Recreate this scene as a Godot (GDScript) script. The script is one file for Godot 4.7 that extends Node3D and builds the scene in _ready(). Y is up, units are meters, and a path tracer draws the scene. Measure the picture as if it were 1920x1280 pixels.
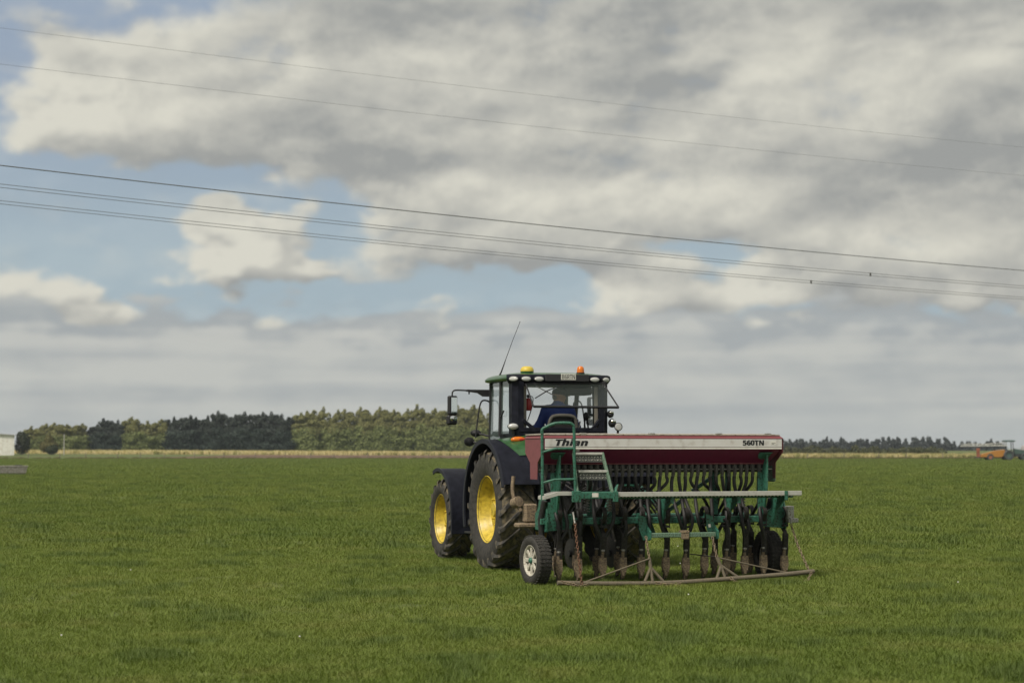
extends Node3D
# A tractor with a mounted seed drill standing in a green paddock. Units are metres, y is up, the camera looks along -z.

# ---------------------------------------------------------------- mesh building
class MB:
	var v := PackedVector3Array()
	var n := PackedVector3Array()
	var c := PackedColorArray()
	var ix := PackedInt32Array()
	var tint := Color(1, 1, 1)
	var tinted := false

	func vert(p: Vector3, q: Vector3) -> int:
		v.push_back(p)
		n.push_back(q)
		if tinted:
			c.push_back(tint)
		return v.size() - 1

	# corners counter-clockwise as seen from outside
	func tri(a: Vector3, b: Vector3, d: Vector3) -> void:
		var q := (b - a).cross(d - a).normalized()
		var i := vert(a, q)
		vert(b, q)
		vert(d, q)
		ix.append_array([i, i + 2, i + 1])

	func quad(a: Vector3, b: Vector3, d: Vector3, e: Vector3) -> void:
		var q := (d - a).cross(e - b).normalized()
		var i := vert(a, q)
		vert(b, q)
		vert(d, q)
		vert(e, q)
		ix.append_array([i, i + 2, i + 1, i, i + 3, i + 2])

	# a box with chamfered edges
	func box(at: Vector3, size: Vector3, bas := Basis(), bev := 0.006) -> void:
		var h := size * 0.5
		var b: float = minf(bev, minf(h.x, minf(h.y, h.z)) * 0.6)
		var p := func(x: float, y: float, z: float) -> Vector3: return at + bas * Vector3(x, y, z)
		var sx := [-1.0, 1.0]
		for s in sx:
			var a := [Vector3(s * h.x, -h.y + b, -h.z + b), Vector3(s * h.x, h.y - b, -h.z + b), Vector3(s * h.x, h.y - b, h.z - b), Vector3(s * h.x, -h.y + b, h.z - b)]
			face(a, at, bas, s < 0)
			a = [Vector3(-h.x + b, s * h.y, -h.z + b), Vector3(-h.x + b, s * h.y, h.z - b), Vector3(h.x - b, s * h.y, h.z - b), Vector3(h.x - b, s * h.y, -h.z + b)]
			face(a, at, bas, s < 0)
			a = [Vector3(-h.x + b, -h.y + b, s * h.z), Vector3(h.x - b, -h.y + b, s * h.z), Vector3(h.x - b, h.y - b, s * h.z), Vector3(-h.x + b, h.y - b, s * h.z)]
			face(a, at, bas, s < 0)
		for s in sx:
			for t in sx:
				var f: bool = s * t < 0
				face([Vector3(-h.x + b, s * h.y, t * (h.z - b)), Vector3(-h.x + b, s * (h.y - b), t * h.z), Vector3(h.x - b, s * (h.y - b), t * h.z), Vector3(h.x - b, s * h.y, t * (h.z - b))], at, bas, f)
				face([Vector3(t * (h.x - b), -h.y + b, s * h.z), Vector3(t * h.x, -h.y + b, s * (h.z - b)), Vector3(t * h.x, h.y - b, s * (h.z - b)), Vector3(t * (h.x - b), h.y - b, s * h.z)], at, bas, f)
				face([Vector3(s * h.x, t * (h.y - b), -h.z + b), Vector3(s * (h.x - b), t * h.y, -h.z + b), Vector3(s * (h.x - b), t * h.y, h.z - b), Vector3(s * h.x, t * (h.y - b), h.z - b)], at, bas, f)
				for u in sx:
					var x := Vector3(s * h.x, t * (h.y - b), u * (h.z - b))
					var y := Vector3(s * (h.x - b), t * h.y, u * (h.z - b))
					var z := Vector3(s * (h.x - b), t * (h.y - b), u * h.z)
					if s * t * u > 0:
						tri(at + bas * x, at + bas * y, at + bas * z)
					else:
						tri(at + bas * x, at + bas * z, at + bas * y)

	func face(a: Array, at: Vector3, bas: Basis, flip: bool) -> void:
		if flip:
			quad(at + bas * a[0], at + bas * a[3], at + bas * a[2], at + bas * a[1])
		else:
			quad(at + bas * a[0], at + bas * a[1], at + bas * a[2], at + bas * a[3])

	# a rectangular bar from a to b
	func bar(a: Vector3, b: Vector3, wide: float, tall: float, up := Vector3.UP, bev := 0.004) -> void:
		var z := (b - a).normalized()
		var x := up.cross(z)
		if x.length() < 0.01:
			x = Vector3.RIGHT.cross(z)
		x = x.normalized()
		box((a + b) * 0.5, Vector3(wide, tall, a.distance_to(b)), Basis(x, z.cross(x), z), bev)

	# rows of points joined into a smooth skin
	func grid(rows: Array, wrap := false, flip := false) -> void:
		var nr := rows.size()
		var nc: int = rows[0].size()
		var i0 := v.size()
		for r in nr:
			for k in nc:
				var kp: int = (k + 1) % nc if wrap else mini(k + 1, nc - 1)
				var km: int = (k + nc - 1) % nc if wrap else maxi(k - 1, 0)
				var du: Vector3 = rows[r][kp] - rows[r][km]
				var dv: Vector3 = rows[mini(r + 1, nr - 1)][k] - rows[maxi(r - 1, 0)][k]
				if du.length() < 1e-6:
					var rr: int = 1 if r == 0 else nr - 2
					du = rows[rr][kp] - rows[rr][km]
				var q := du.cross(dv).normalized()
				vert(rows[r][k], -q if flip else q)
		for r in nr - 1:
			for k in (nc if wrap else nc - 1):
				var k2: int = (k + 1) % nc
				var a := i0 + r * nc + k
				var b := i0 + r * nc + k2
				var d := i0 + (r + 1) * nc + k2
				var e := i0 + (r + 1) * nc + k
				if flip:
					ix.append_array([a, b, d, a, d, e])
				else:
					ix.append_array([a, d, b, a, e, d])

	func tube(path: PackedVector3Array, rad: Variant, sides := 8, caps := true) -> void:
		var m := path.size()
		var t := (path[1] - path[0]).normalized()
		var up := Vector3.UP if absf(t.y) < 0.9 else Vector3.RIGHT
		var x := t.cross(up).normalized()
		var rows := []
		for i in m:
			var t2 := (path[mini(i + 1, m - 1)] - path[maxi(i - 1, 0)]).normalized()
			x = (x - t2 * x.dot(t2)).normalized()
			var y := t2.cross(x)
			var r: float = rad[i] if rad is Array else rad
			var row := PackedVector3Array()
			for k in sides:
				var a := TAU * k / sides
				row.push_back(path[i] + (x * cos(a) + y * sin(a)) * r)
			rows.append(row)
		grid(rows, true)
		if caps:
			for e in [0, m - 1]:
				var row: PackedVector3Array = rows[e]
				for k in range(1, sides - 1):
					if e == 0:
						tri(row[0], row[k + 1], row[k])
					else:
						tri(row[0], row[k], row[k + 1])

	# a shape turned round an axis: prof holds Vector2(radius, place along the axis)
	func lathe(prof: Array, at: Vector3, axis: Vector3, segs := 32, a0 := 0.0, a1 := TAU) -> void:
		var x := axis.cross(Vector3.UP if absf(axis.y) < 0.9 else Vector3.RIGHT).normalized()
		var y := axis.cross(x)
		var full: bool = a1 - a0 > TAU - 0.01
		var sn := []
		for i in prof.size() - 1:
			var d: Vector2 = prof[i + 1] - prof[i]
			sn.append(Vector2(d.y, -d.x).normalized())
		for i in prof.size() - 1:
			var na: Vector2 = sn[i]
			var nb: Vector2 = sn[i]
			if i > 0 and sn[i].dot(sn[i - 1]) > 0.7:
				na = (sn[i] + sn[i - 1]).normalized()
			if i < sn.size() - 1 and sn[i].dot(sn[i + 1]) > 0.7:
				nb = (sn[i] + sn[i + 1]).normalized()
			var i0 := v.size()
			for k in segs + 1:
				var a := lerpf(a0, a1, float(k) / segs)
				var rd := x * cos(a) + y * sin(a)
				vert(at + rd * prof[i].x + axis * prof[i].y, rd * na.x + axis * na.y)
				vert(at + rd * prof[i + 1].x + axis * prof[i + 1].y, rd * nb.x + axis * nb.y)
			for k in segs:
				var j := i0 + k * 2
				ix.append_array([j, j + 3, j + 2, j, j + 1, j + 3])
		if not full:
			pass

	# a flat outline (counter-clockwise in ux, uy) pushed along -ux x uy by deep
	func prism(poly: PackedVector2Array, o: Vector3, ux: Vector3, uy: Vector3, deep: float) -> void:
		if Geometry2D.is_polygon_clockwise(poly):
			poly.reverse()
		var w := ux.cross(uy).normalized() * deep
		if deep < 0.0:
			o -= w
			w = -w
		var t := Geometry2D.triangulate_polygon(poly)
		for i in range(0, t.size(), 3):
			var a: Vector2 = poly[t[i]]
			var b: Vector2 = poly[t[i + 1]]
			var d: Vector2 = poly[t[i + 2]]
			if (b - a).cross(d - a) < 0:
				var s := b
				b = d
				d = s
			tri(o + ux * a.x + uy * a.y, o + ux * b.x + uy * b.y, o + ux * d.x + uy * d.y)
			tri(o - w + ux * a.x + uy * a.y, o - w + ux * d.x + uy * d.y, o - w + ux * b.x + uy * b.y)
		for i in poly.size():
			var a: Vector2 = poly[i]
			var b: Vector2 = poly[(i + 1) % poly.size()]
			var pa := o + ux * a.x + uy * a.y
			var pb := o + ux * b.x + uy * b.y
			quad(pa - w, pb - w, pb, pa)

	func ball(at: Vector3, r: Vector3, bas := Basis(), seg := 16, ring := 8) -> void:
		var rows := []
		for j in ring + 1:
			var b := PI * j / ring - PI / 2
			var row := PackedVector3Array()
			for k in seg:
				var a := TAU * k / seg
				row.push_back(at + bas * Vector3(cos(a) * cos(b) * r.x, sin(b) * r.y, -sin(a) * cos(b) * r.z))
			rows.append(row)
		grid(rows, true)

	# four-sided shell through rings [y, x0, x1, z0, z1], from the bottom up
	func rings(rs: Array, close := true) -> void:
		for i in rs.size() - 1:
			var a: Array = rs[i]
			var b: Array = rs[i + 1]
			var p := [Vector3(a[1], a[0], a[4]), Vector3(a[2], a[0], a[4]), Vector3(a[2], a[0], a[3]), Vector3(a[1], a[0], a[3])]
			var q := [Vector3(b[1], b[0], b[4]), Vector3(b[2], b[0], b[4]), Vector3(b[2], b[0], b[3]), Vector3(b[1], b[0], b[3])]
			for k in 4:
				quad(p[k], p[(k + 1) % 4], q[(k + 1) % 4], q[k])
			if close and i == 0:
				quad(p[3], p[2], p[1], p[0])
			if close and i == rs.size() - 2:
				quad(q[0], q[1], q[2], q[3])

	func mesh() -> ArrayMesh:
		var a := []
		a.resize(Mesh.ARRAY_MAX)
		a[Mesh.ARRAY_VERTEX] = v
		a[Mesh.ARRAY_NORMAL] = n
		if tinted:
			a[Mesh.ARRAY_COLOR] = c
		a[Mesh.ARRAY_INDEX] = ix
		var m := ArrayMesh.new()
		m.add_surface_from_arrays(Mesh.PRIMITIVE_TRIANGLES, a)
		return m

var rng := RandomNumberGenerator.new()
var M := {}
var taken := {}

func numbered(called: String) -> String:
	if not taken.has(called):
		taken[called] = 0
		return called
	taken[called] += 1
	return "%s_%03d" % [called, taken[called]]

func tag(o: Node, label: String, category: String, group := "", kind := "") -> void:
	if label:
		o.set_meta("label", label)
	if category:
		o.set_meta("category", category)
	if group:
		o.set_meta("group", group)
	if kind:
		o.set_meta("kind", kind)

func thing(called: String, label: String, category: String, at := Vector3.ZERO, turn := 0.0, group := "") -> Node3D:
	var o := Node3D.new()
	o.name = numbered(called)
	add_child(o)
	o.position = at
	o.rotation.y = turn
	tag(o, label, category, group)
	return o

func part(parent: Node, called: String, b: MB, m: Material, at := Vector3.ZERO) -> MeshInstance3D:
	var o := MeshInstance3D.new()
	o.mesh = b.mesh()
	o.mesh.surface_set_material(0, m)
	o.name = called
	o.position = at
	parent.add_child(o, true)
	return o

func group_part(parent: Node, called: String, at := Vector3.ZERO) -> Node3D:
	var o := Node3D.new()
	o.name = called
	o.position = at
	parent.add_child(o, true)
	return o

func structure(called: String, b: MB, m: Material) -> MeshInstance3D:
	var o := part(self, numbered(called), b, m)
	o.set_meta("kind", "structure")
	return o

func lettering(parent: Node, called: String, said: String, at: Vector3, tall: float, wide: float, m: Material, slant := 0.0, weight := 800) -> MeshInstance3D:
	var f := SystemFont.new()
	f.font_names = PackedStringArray(["Droid Sans"])
	f.font_weight = weight
	var t := TextMesh.new()
	t.font = f
	t.text = said
	t.font_size = 64
	t.pixel_size = 0.01
	t.depth = 0.02
	t.material = m
	var box := t.get_aabb()
	# struck a few times over with a small shift, so that the strokes come out heavy
	var st := SurfaceTool.new()
	var fat := box.size.y * (0.035 if weight > 600 else 0.02)
	var k := 0
	for d in ([Vector2(0, 0), Vector2(-1, -0.6), Vector2(1, -0.6), Vector2(-1, 0.6), Vector2(1, 0.6)] if weight > 600 else [Vector2(-0.5, 0), Vector2(0.5, 0)]):
		st.append_from(t, 0, Transform3D(Basis(), Vector3(d.x * fat, d.y * fat, 0.004 * k)))
		k += 1
	var o := MeshInstance3D.new()
	o.mesh = st.commit()
	o.mesh.surface_set_material(0, m)
	o.name = called
	var sx := wide / box.size.x
	var sy := tall / box.size.y
	o.transform = Transform3D(Basis(Vector3(sx, 0, 0), Vector3(slant * sy, sy, 0), Vector3(0, 0, 0.1)), at)
	parent.add_child(o, true)
	return o

func pts(a: Array) -> PackedVector3Array:
	return PackedVector3Array(a)

# a smooth curve through the given points
func curve(a: Array, per := 6) -> PackedVector3Array:
	var out := PackedVector3Array()
	for i in a.size() - 1:
		var p0: Vector3 = a[maxi(i - 1, 0)]
		var p3: Vector3 = a[mini(i + 2, a.size() - 1)]
		for k in per:
			out.push_back(a[i].cubic_interpolate(a[i + 1], p0, p3, float(k) / per))
	out.push_back(a[-1])
	return out

# ---------------------------------------------------------------- materials
func lin(r: float, g: float, b: float, a := 1.0) -> Color:
	var c := Color(r, g, b).linear_to_srgb()
	c.a = a
	return c

func noise_tex(freq: float, stops: Array, seed_ := 1, oct := 4, size := 512, kind := FastNoiseLite.TYPE_SIMPLEX_SMOOTH) -> NoiseTexture2D:
	var f := FastNoiseLite.new()
	f.noise_type = kind
	f.seed = seed_
	f.frequency = freq
	f.fractal_octaves = oct
	var t := NoiseTexture2D.new()
	t.width = size
	t.height = size
	t.seamless = true
	t.noise = f
	if stops:
		var g := Gradient.new()
		var of := PackedFloat32Array()
		var co := PackedColorArray()
		for s in stops:
			of.push_back(s[0])
			co.push_back(s[1])
		g.offsets = of
		g.colors = co
		t.color_ramp = g
	return t

func mat(called: String, c: Color, rough := 0.5, metal := 0.0) -> StandardMaterial3D:
	var m := StandardMaterial3D.new()
	m.resource_name = called
	m.albedo_color = c
	m.roughness = rough
	m.metallic = metal
	M[called] = m
	return m

func worn(m: StandardMaterial3D, t: Texture2D, scale: float, bump: Texture2D = null, deep := 0.0) -> StandardMaterial3D:
	m.albedo_texture = t
	m.uv1_triplanar = true
	m.uv1_scale = Vector3.ONE * scale
	if bump:
		m.heightmap_enabled = true
		m.heightmap_texture = bump
		m.heightmap_scale = deep
	return m

func materials() -> void:
	var w := func(x: float) -> Color: return Color(x, x, x)
	var soft := noise_tex(0.012, [[0.0, w.call(0.84)], [0.45, w.call(0.97)], [1.0, w.call(1.0)]], 3)
	var grime := noise_tex(0.02, [[0.0, Color(0.66, 0.62, 0.56)], [0.42, Color(0.88, 0.87, 0.85)], [0.6, w.call(1.0)], [1.0, w.call(1.0)]], 5, 5)
	var dust := noise_tex(0.016, [[0.0, Color(1, 0.97, 0.92)], [0.4, Color(0.86, 0.84, 0.8)], [0.7, Color(0.66, 0.65, 0.64)], [1.0, Color(0.6, 0.6, 0.6)]], 8, 5)
	var relief := noise_tex(0.03, [], 11, 4)
	# tractor
	worn(mat("green_paint", lin(0.028, 0.105, 0.034), 0.32), grime, 0.9)
	M.green_paint.clearcoat_enabled = true
	M.green_paint.clearcoat = 0.5
	M.green_paint.clearcoat_roughness = 0.15
	worn(mat("yellow_paint", lin(0.6, 0.455, 0.05), 0.42), grime, 1.1)
	worn(mat("black_plastic", lin(0.022, 0.024, 0.034), 0.52), soft, 1.3)
	worn(mat("fender_plastic", lin(0.018, 0.021, 0.038), 0.52), dust, 0.8)
	M.black_plastic.metallic_specular = 0.3
	M.fender_plastic.metallic_specular = 0.26
	worn(mat("dark_metal", lin(0.03, 0.03, 0.033), 0.55, 0.2), grime, 1.6)
	worn(mat("rubber", lin(0.056, 0.055, 0.056), 0.86), dust, 1.2, relief, 0.3)
	var clay := noise_tex(0.013, [[0.0, Color(0.46, 0.42, 0.35)], [0.36, Color(0.36, 0.335, 0.29)], [0.5, Color(0.23, 0.225, 0.22)], [1.0, Color(0.17, 0.17, 0.175)]], 21, 5)
	worn(mat("tread_rubber", Color(1, 1, 1), 0.9), clay, 1.0, relief, 0.4)
	var packed := noise_tex(0.018, [[0.0, Color(0.52, 0.47, 0.38)], [0.45, Color(0.45, 0.41, 0.33)], [0.6, Color(0.33, 0.31, 0.27)], [1.0, Color(0.24, 0.235, 0.23)]], 23, 5)
	worn(mat("packed_mud", Color(1, 1, 1), 0.95), packed, 1.3, relief, 0.4)
	worn(mat("land_tyre", lin(0.05, 0.049, 0.05), 0.8), dust, 2.2, relief, 0.3)
	mat("cab_black", lin(0.014, 0.014, 0.018), 0.6)
	mat("cab_trim", lin(0.2, 0.185, 0.16), 0.8)
	worn(mat("seat_cloth", lin(0.11, 0.105, 0.095), 0.9), soft, 4.0)
	mat("seat_dark", lin(0.02, 0.02, 0.022), 0.85)
	mat("lamp_lens", lin(0.5, 0.51, 0.51), 0.12)
	mat("chrome", lin(0.75, 0.76, 0.77), 0.12, 1.0)
	mat("mirror_glass", lin(0.8, 0.82, 0.83), 0.04, 1.0)
	mat("amber", lin(0.62, 0.16, 0.015), 0.18)
	mat("tail_red", lin(0.42, 0.03, 0.02), 0.2)
	mat("signal_red", lin(0.36, 0.022, 0.025), 0.35)
	mat("globe_yellow", lin(0.58, 0.44, 0.06), 0.45)
	mat("plate_white", lin(0.62, 0.62, 0.58), 0.4)
	mat("ink", lin(0.012, 0.012, 0.016), 0.5)
	var glass := mat("cab_glass", lin(0.55, 0.8, 0.74, 0.1), 0.02)
	glass.transparency = BaseMaterial3D.TRANSPARENCY_ALPHA
	var glass2 := mat("clear_glass", lin(0.6, 0.75, 0.72, 0.03), 0.03)
	glass2.metallic_specular = 0.27
	glass2.transparency = BaseMaterial3D.TRANSPARENCY_ALPHA
	# drill
	var flake := noise_tex(0.03, [[0.0, Color(0.5, 0.4, 0.33)], [0.24, Color(0.6, 0.5, 0.42)], [0.32, Color(0.84, 0.82, 0.79)], [0.5, Color(0.95, 0.95, 0.93)], [1.0, w.call(1.0)]], 31, 6)
	worn(mat("teal_paint", lin(0.036, 0.15, 0.11), 0.5), flake, 1.4)
	worn(mat("worn_teal", lin(0.13, 0.22, 0.165), 0.65), flake, 2.5)
	var stained := noise_tex(0.011, [[0.0, Color(0.86, 0.84, 0.82)], [0.4, Color(0.97, 0.965, 0.96)], [1.0, w.call(1.0)]], 37, 5)
	worn(mat("maroon_paint", lin(0.13, 0.0075, 0.040), 0.42), stained, 1.2)
	worn(mat("faded_maroon", lin(0.2, 0.056, 0.068), 0.5), stained, 1.6)
	worn(mat("pale_stripe", lin(0.63, 0.625, 0.63), 0.5), stained, 0.9)
	worn(mat("white_stripe", lin(0.72, 0.71, 0.68), 0.5), stained, 0.9)
	worn(mat("lid_sheet", lin(0.46, 0.42, 0.38), 0.6), flake, 1.2)
	worn(mat("alloy_tread", lin(0.50, 0.5, 0.48), 0.55, 0.25), flake, 3.0)
	worn(mat("lip_alloy", lin(0.5, 0.5, 0.48), 0.5, 0.2), stained, 2.0)
	worn(mat("step_dark", lin(0.13, 0.135, 0.135), 0.6, 0.3), stained, 3.0)
	worn(mat("zinc", lin(0.42, 0.42, 0.42), 0.45, 0.6), flake, 2.0)
	worn(mat("hose_rubber", lin(0.034, 0.034, 0.04), 0.62), dust, 4.0)
	worn(mat("outlet_plastic", lin(0.12, 0.12, 0.125), 0.55), dust, 5.0)
	worn(mat("spring_steel", lin(0.045, 0.043, 0.045), 0.6, 0.3), dust, 3.0)
	var soil := noise_tex(0.02, [[0.0, Color(0.58, 0.51, 0.41)], [0.45, Color(0.51, 0.45, 0.37)], [0.62, Color(0.42, 0.37, 0.32)], [1.0, Color(0.33, 0.28, 0.25)]], 41, 5)
	worn(mat("muddy_steel", Color(1.0, 1.0, 1.0), 0.9), soil, 2.6, relief, 0.12)
	var rust := noise_tex(0.03, [[0.0, Color(0.34, 0.22, 0.17)], [0.5, Color(0.42, 0.29, 0.22)], [1.0, Color(0.48, 0.42, 0.36)]], 43, 4)
	worn(mat("rusty_chain", Color(1, 1, 1), 0.8), rust, 6.0)
	var dried := noise_tex(0.02, [[0.0, Color(0.5, 0.45, 0.36)], [0.5, Color(0.58, 0.53, 0.44)], [1.0, Color(0.40, 0.36, 0.31)]], 45, 5)
	worn(mat("dusty_pipe", Color(0.74, 0.75, 0.77), 0.9), dried, 2.2, relief, 0.3)
	worn(mat("wheel_white", lin(0.6, 0.585, 0.54), 0.5), flake, 3.0)
	# person
	var skin := mat("clothes_and_skin", Color(1, 1, 1), 0.8)
	skin.vertex_color_use_as_albedo = true
	mat("cap_cloth", lin(0.014, 0.014, 0.016), 0.9)
	mat("grey_hair", lin(0.22, 0.2, 0.18), 0.9)
	mat("eye", lin(0.5, 0.5, 0.48), 0.2)
	# setting
	var leaf := mat("leaf", Color(1, 1, 1), 0.75)
	leaf.vertex_color_use_as_albedo = true
	leaf.backlight_enabled = true
	leaf.backlight = lin(0.5, 0.5, 0.45)
	var blade := mat("blade", Color(1, 1, 1), 0.62)
	blade.vertex_color_use_as_albedo = true
	blade.backlight_enabled = true
	blade.backlight = lin(0.5, 0.55, 0.3)
	worn(mat("bark", lin(0.09, 0.075, 0.06), 0.95), grime, 0.8)
	worn(mat("white_wall", lin(0.86, 0.86, 0.84), 0.7), stained, 0.2)
	worn(mat("roof_iron", lin(0.5, 0.5, 0.48), 0.5), stained, 0.3)
	worn(mat("concrete", lin(0.3, 0.29, 0.27), 0.9), grime, 0.6)
	mat("water", lin(0.02, 0.03, 0.03), 0.05)
	mat("post_wood", lin(0.2, 0.17, 0.14), 0.9)
	mat("pole_pale", lin(0.42, 0.41, 0.39), 0.8)
	mat("wire", lin(0.13, 0.13, 0.135), 0.6)
	mat("sprayer_orange", lin(0.38, 0.17, 0.03), 0.5)
	mat("sprayer_red", lin(0.32, 0.11, 0.06), 0.5)
	mat("boom_white", lin(0.6, 0.6, 0.58), 0.5)
	worn(mat("tank_white", lin(0.36, 0.34, 0.34), 0.6), soft, 0.5)
	mat("far_dark", lin(0.05, 0.055, 0.06), 0.6)
	mat("far_green", lin(0.06, 0.1, 0.09), 0.5)

# ---------------------------------------------------------------- sky
const SKY := 0.4
var sky_a := FastNoiseLite.new()
var sky_b := FastNoiseLite.new()
var sky_c := FastNoiseLite.new()
var sky_d := FastNoiseLite.new()
# where the cloud cover is thicker or thinner: azimuth and height in degrees, spread in degrees, amount
const CLOUDS := [
	[-9.20, 8.15, 2.60, 0.42, -2.40], [-5.60, 7.10, 0.80, 0.90, -1.20], [-17.01, 10.41, 2.04, 3.23, -2.34], [-15.31, 14.15, 3.23, 0.85, -1.28], [-10.71, 14.32, 2.04, 0.51, -0.57], [-14.29, 7.60, 3.91, 1.28, -2.34], [-13.61, 6.16, 3.57, 1.28, -2.34], [-11.22, 8.37, 2.04, 0.51, -1.16], [-5.44, 4.80, 9.52, 0.71, -2.58], [-4.59, 6.58, 1.19, 0.68, -1.16], [-5.78, 7.01, 0.85, 0.85, -0.69], [0.68, 5.05, 2.55, 0.68, -1.52], [5.61, 6.33, 1.53, 0.54, -1.52], [6.63, 6.16, 1.53, 0.37, -0.81], [1.19, 5.48, 1.02, 0.51, -0.57], [12.59, 3.98, 1.87, 0.24, -1.28], [15.99, 3.91, 2.55, 0.31, -1.40], [8.84, 4.12, 2.04, 0.24, -1.04], [-12.07, 4.80, 1.53, 0.51, -1.04], [-8.67, 6.33, 2.21, 1.05, 2.00], [-7.14, 5.82, 1.36, 0.54, 1.40], [-9.52, 7.18, 1.19, 0.85, 0.80], [-8.59, 5.05, 0.60, 0.24, 1.20], [-15.05, 4.80, 1.87, 0.65, 2.00], [-12.76, 4.46, 0.85, 0.24, 1.00], [-12.24, 10.58, 2.72, 1.87, 0.90], [3.91, 4.88, 1.62, 0.61, 1.40], [8.33, 4.80, 2.89, 0.68, 0.90], [-2.13, 4.42, 0.54, 0.19, 1.40], [-3.06, 4.97, 0.51, 0.20, 0.70], [-1.87, 6.16, 3.40, 0.60, 0.60], [0.68, 7.01, 5.10, 1.36, 0.50],
]
# thin, brightly lit cloud and thick grey cloud, in the same way
const THICK := [
	[-12.07, 10.41, 2.55, 1.53, 0.36], [-8.33, 6.16, 2.04, 1.02, 0.34], [-7.48, 5.73, 1.36, 0.43, 0.10], [-14.80, 4.88, 1.53, 0.51, 0.36], [-1.02, 8.28, 4.08, 0.94, 0.26], [6.46, 8.03, 2.89, 1.02, 0.27], [9.18, 11.77, 4.08, 1.19, 0.24], [-0.17, 11.09, 3.40, 1.02, 0.16], [11.90, 6.33, 3.23, 0.85, 0.28], [3.74, 4.88, 1.19, 0.44, 0.28], [8.33, 4.80, 1.53, 0.48, 0.25], [-3.06, 12.28, 2.21, 0.68, 0.14], [15.14, 12.45, 1.53, 1.02, 0.15], [14.29, 4.63, 2.04, 0.51, 0.12], [-6.80, 8.37, 1.02, 0.68, 0.20], [4.76, 11.85, 3.23, 1.28, -0.30], [-4.42, 13.64, 3.40, 0.77, -0.26], [3.23, 13.81, 4.25, 0.85, -0.12], [14.29, 13.47, 2.89, 1.02, -0.22], [-5.44, 9.73, 2.55, 1.02, -0.20], [-3.91, 8.71, 1.87, 0.60, -0.24], [0.68, 9.22, 4.42, 0.68, -0.20], [3.23, 9.05, 2.04, 0.51, -0.14], [13.27, 8.62, 3.23, 0.68, -0.30], [5.61, 4.80, 1.19, 0.51, -0.24], [0.34, 5.90, 2.55, 0.51, -0.24], [9.69, 7.94, 1.02, 0.34, -0.22], [5.10, 7.18, 2.04, 0.60, -0.14], [-8.16, 5.05, 1.70, 0.37, -0.25], [11.56, 7.26, 3.06, 0.37, -0.12], [15.99, 7.52, 1.36, 1.02, -0.10], [-10.03, 8.71, 2.72, 0.51, -0.20], [-12.93, 11.77, 2.04, 0.68, -0.10], [8.84, 5.56, 1.02, 0.43, -0.20], [10.88, 5.05, 2.04, 0.31, -0.10],
]

func cover_at(az: float, el: float) -> float:
	var a := deg_to_rad(az)
	var e := deg_to_rad(el)
	var d := Vector3(sin(a) * cos(e), sin(e) * 1.9, -cos(a) * cos(e))
	var f := 0.82
	f += sky_c.get_noise_3dv(d * 100.0) * 0.3
	f += sky_a.get_noise_3dv(d * 100.0) * 0.95
	f += (0.32 - absf(sky_d.get_noise_3dv(d * 100.0))) * 0.42
	if absf(az) < 32.0:
		var w := d * 100.0
		az += sky_d.get_noise_3d(w.x + 40.0, w.y, w.z) * 1.7 + sky_c.get_noise_3d(w.x, w.y + 9.0, w.z) * 0.5
		el += sky_d.get_noise_3d(w.x, w.y, w.z + 70.0) * 0.85 + sky_c.get_noise_3d(w.x + 5.0, w.y, w.z) * 0.3
		for g in CLOUDS:
			var x: float = (az - g[0]) / g[2]
			var y: float = (el - g[1]) / g[3]
			var r := x * x + y * y
			if r < 6.0:
				f += g[4] * exp(-r)
	return f

func sky_color(az: float, el: float) -> Color:
	var a := deg_to_rad(az)
	var e := deg_to_rad(el)
	var d := Vector3(sin(a) * cos(e), sin(e) * 1.9, -cos(a) * cos(e))
	# clear air
	var blue := Color(0.43, 0.50, 0.52).lerp(Color(0.37, 0.47, 0.53), smoothstep(1.0, 5.0, el)).lerp(Color(0.295, 0.375, 0.49), smoothstep(5.0, 12.0, el)).lerp(Color(0.17, 0.27, 0.48), smoothstep(12.0, 60.0, el))
	var f := cover_at(az, el)
	var lit := f - cover_at(az - 0.55, el + 0.42)
	var soft := sky_b.get_noise_3dv(d * 100.0)
	var wisp := sky_c.get_noise_3dv(d * 100.0)
	var cover := lerpf(smoothstep(-0.3, 0.72, f), 1.0, 0.1 + clampf(wisp * 0.25, 0.0, 0.12))
	var fine := f - cover_at(az - 0.16, el + 0.14)
	var b := 0.47 + soft * 0.36 + wisp * 0.07 + (0.24 - absf(sky_d.get_noise_3dv(d * 100.0))) * 0.22 + clampf(lit, -0.5, 0.6) * 0.5 + clampf(fine, -0.3, 0.3) * 0.3 - smoothstep(0.5, 1.5, f) * 0.08
	b += smoothstep(0.5, 0.0, f) * 0.05
	if absf(az) < 32.0:
		for g in THICK:
			var x: float = (az - g[0]) / g[2] + wisp * 0.5
			var y: float = (el - g[1]) / g[3] + soft * 0.7
			var q := x * x + y * y
			if q < 6.0:
				b += g[4] * 1.7 * exp(-q)
	var cloud := Color(0.335, 0.345, 0.335).lerp(Color(0.69, 0.675, 0.59), clampf(b, 0.0, 1.0))
	var c := blue.lerp(cloud, cover)
	# the layer of stratus low over the plain
	var streak := sky_b.get_noise_3d(d.x * 40.0, e * 900.0, d.z * 40.0)
	var low := smoothstep(4.6, 4.0, el + wisp * 1.3 + streak * 0.5)
	var top := smoothstep(3.3, 3.9, el + wisp * 0.9 + streak * 0.4)
	var s := Color(0.53, 0.54, 0.51).lerp(Color(0.37, 0.40, 0.41), clampf(0.34 + streak * 1.0 + wisp * 0.5 + top * 0.6, 0.0, 1.0))
	c = c.lerp(s, low * 0.96)
	return c.lerp(Color(0.45, 0.475, 0.47), smoothstep(1.6, 0.0, el) * 0.7)

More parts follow.
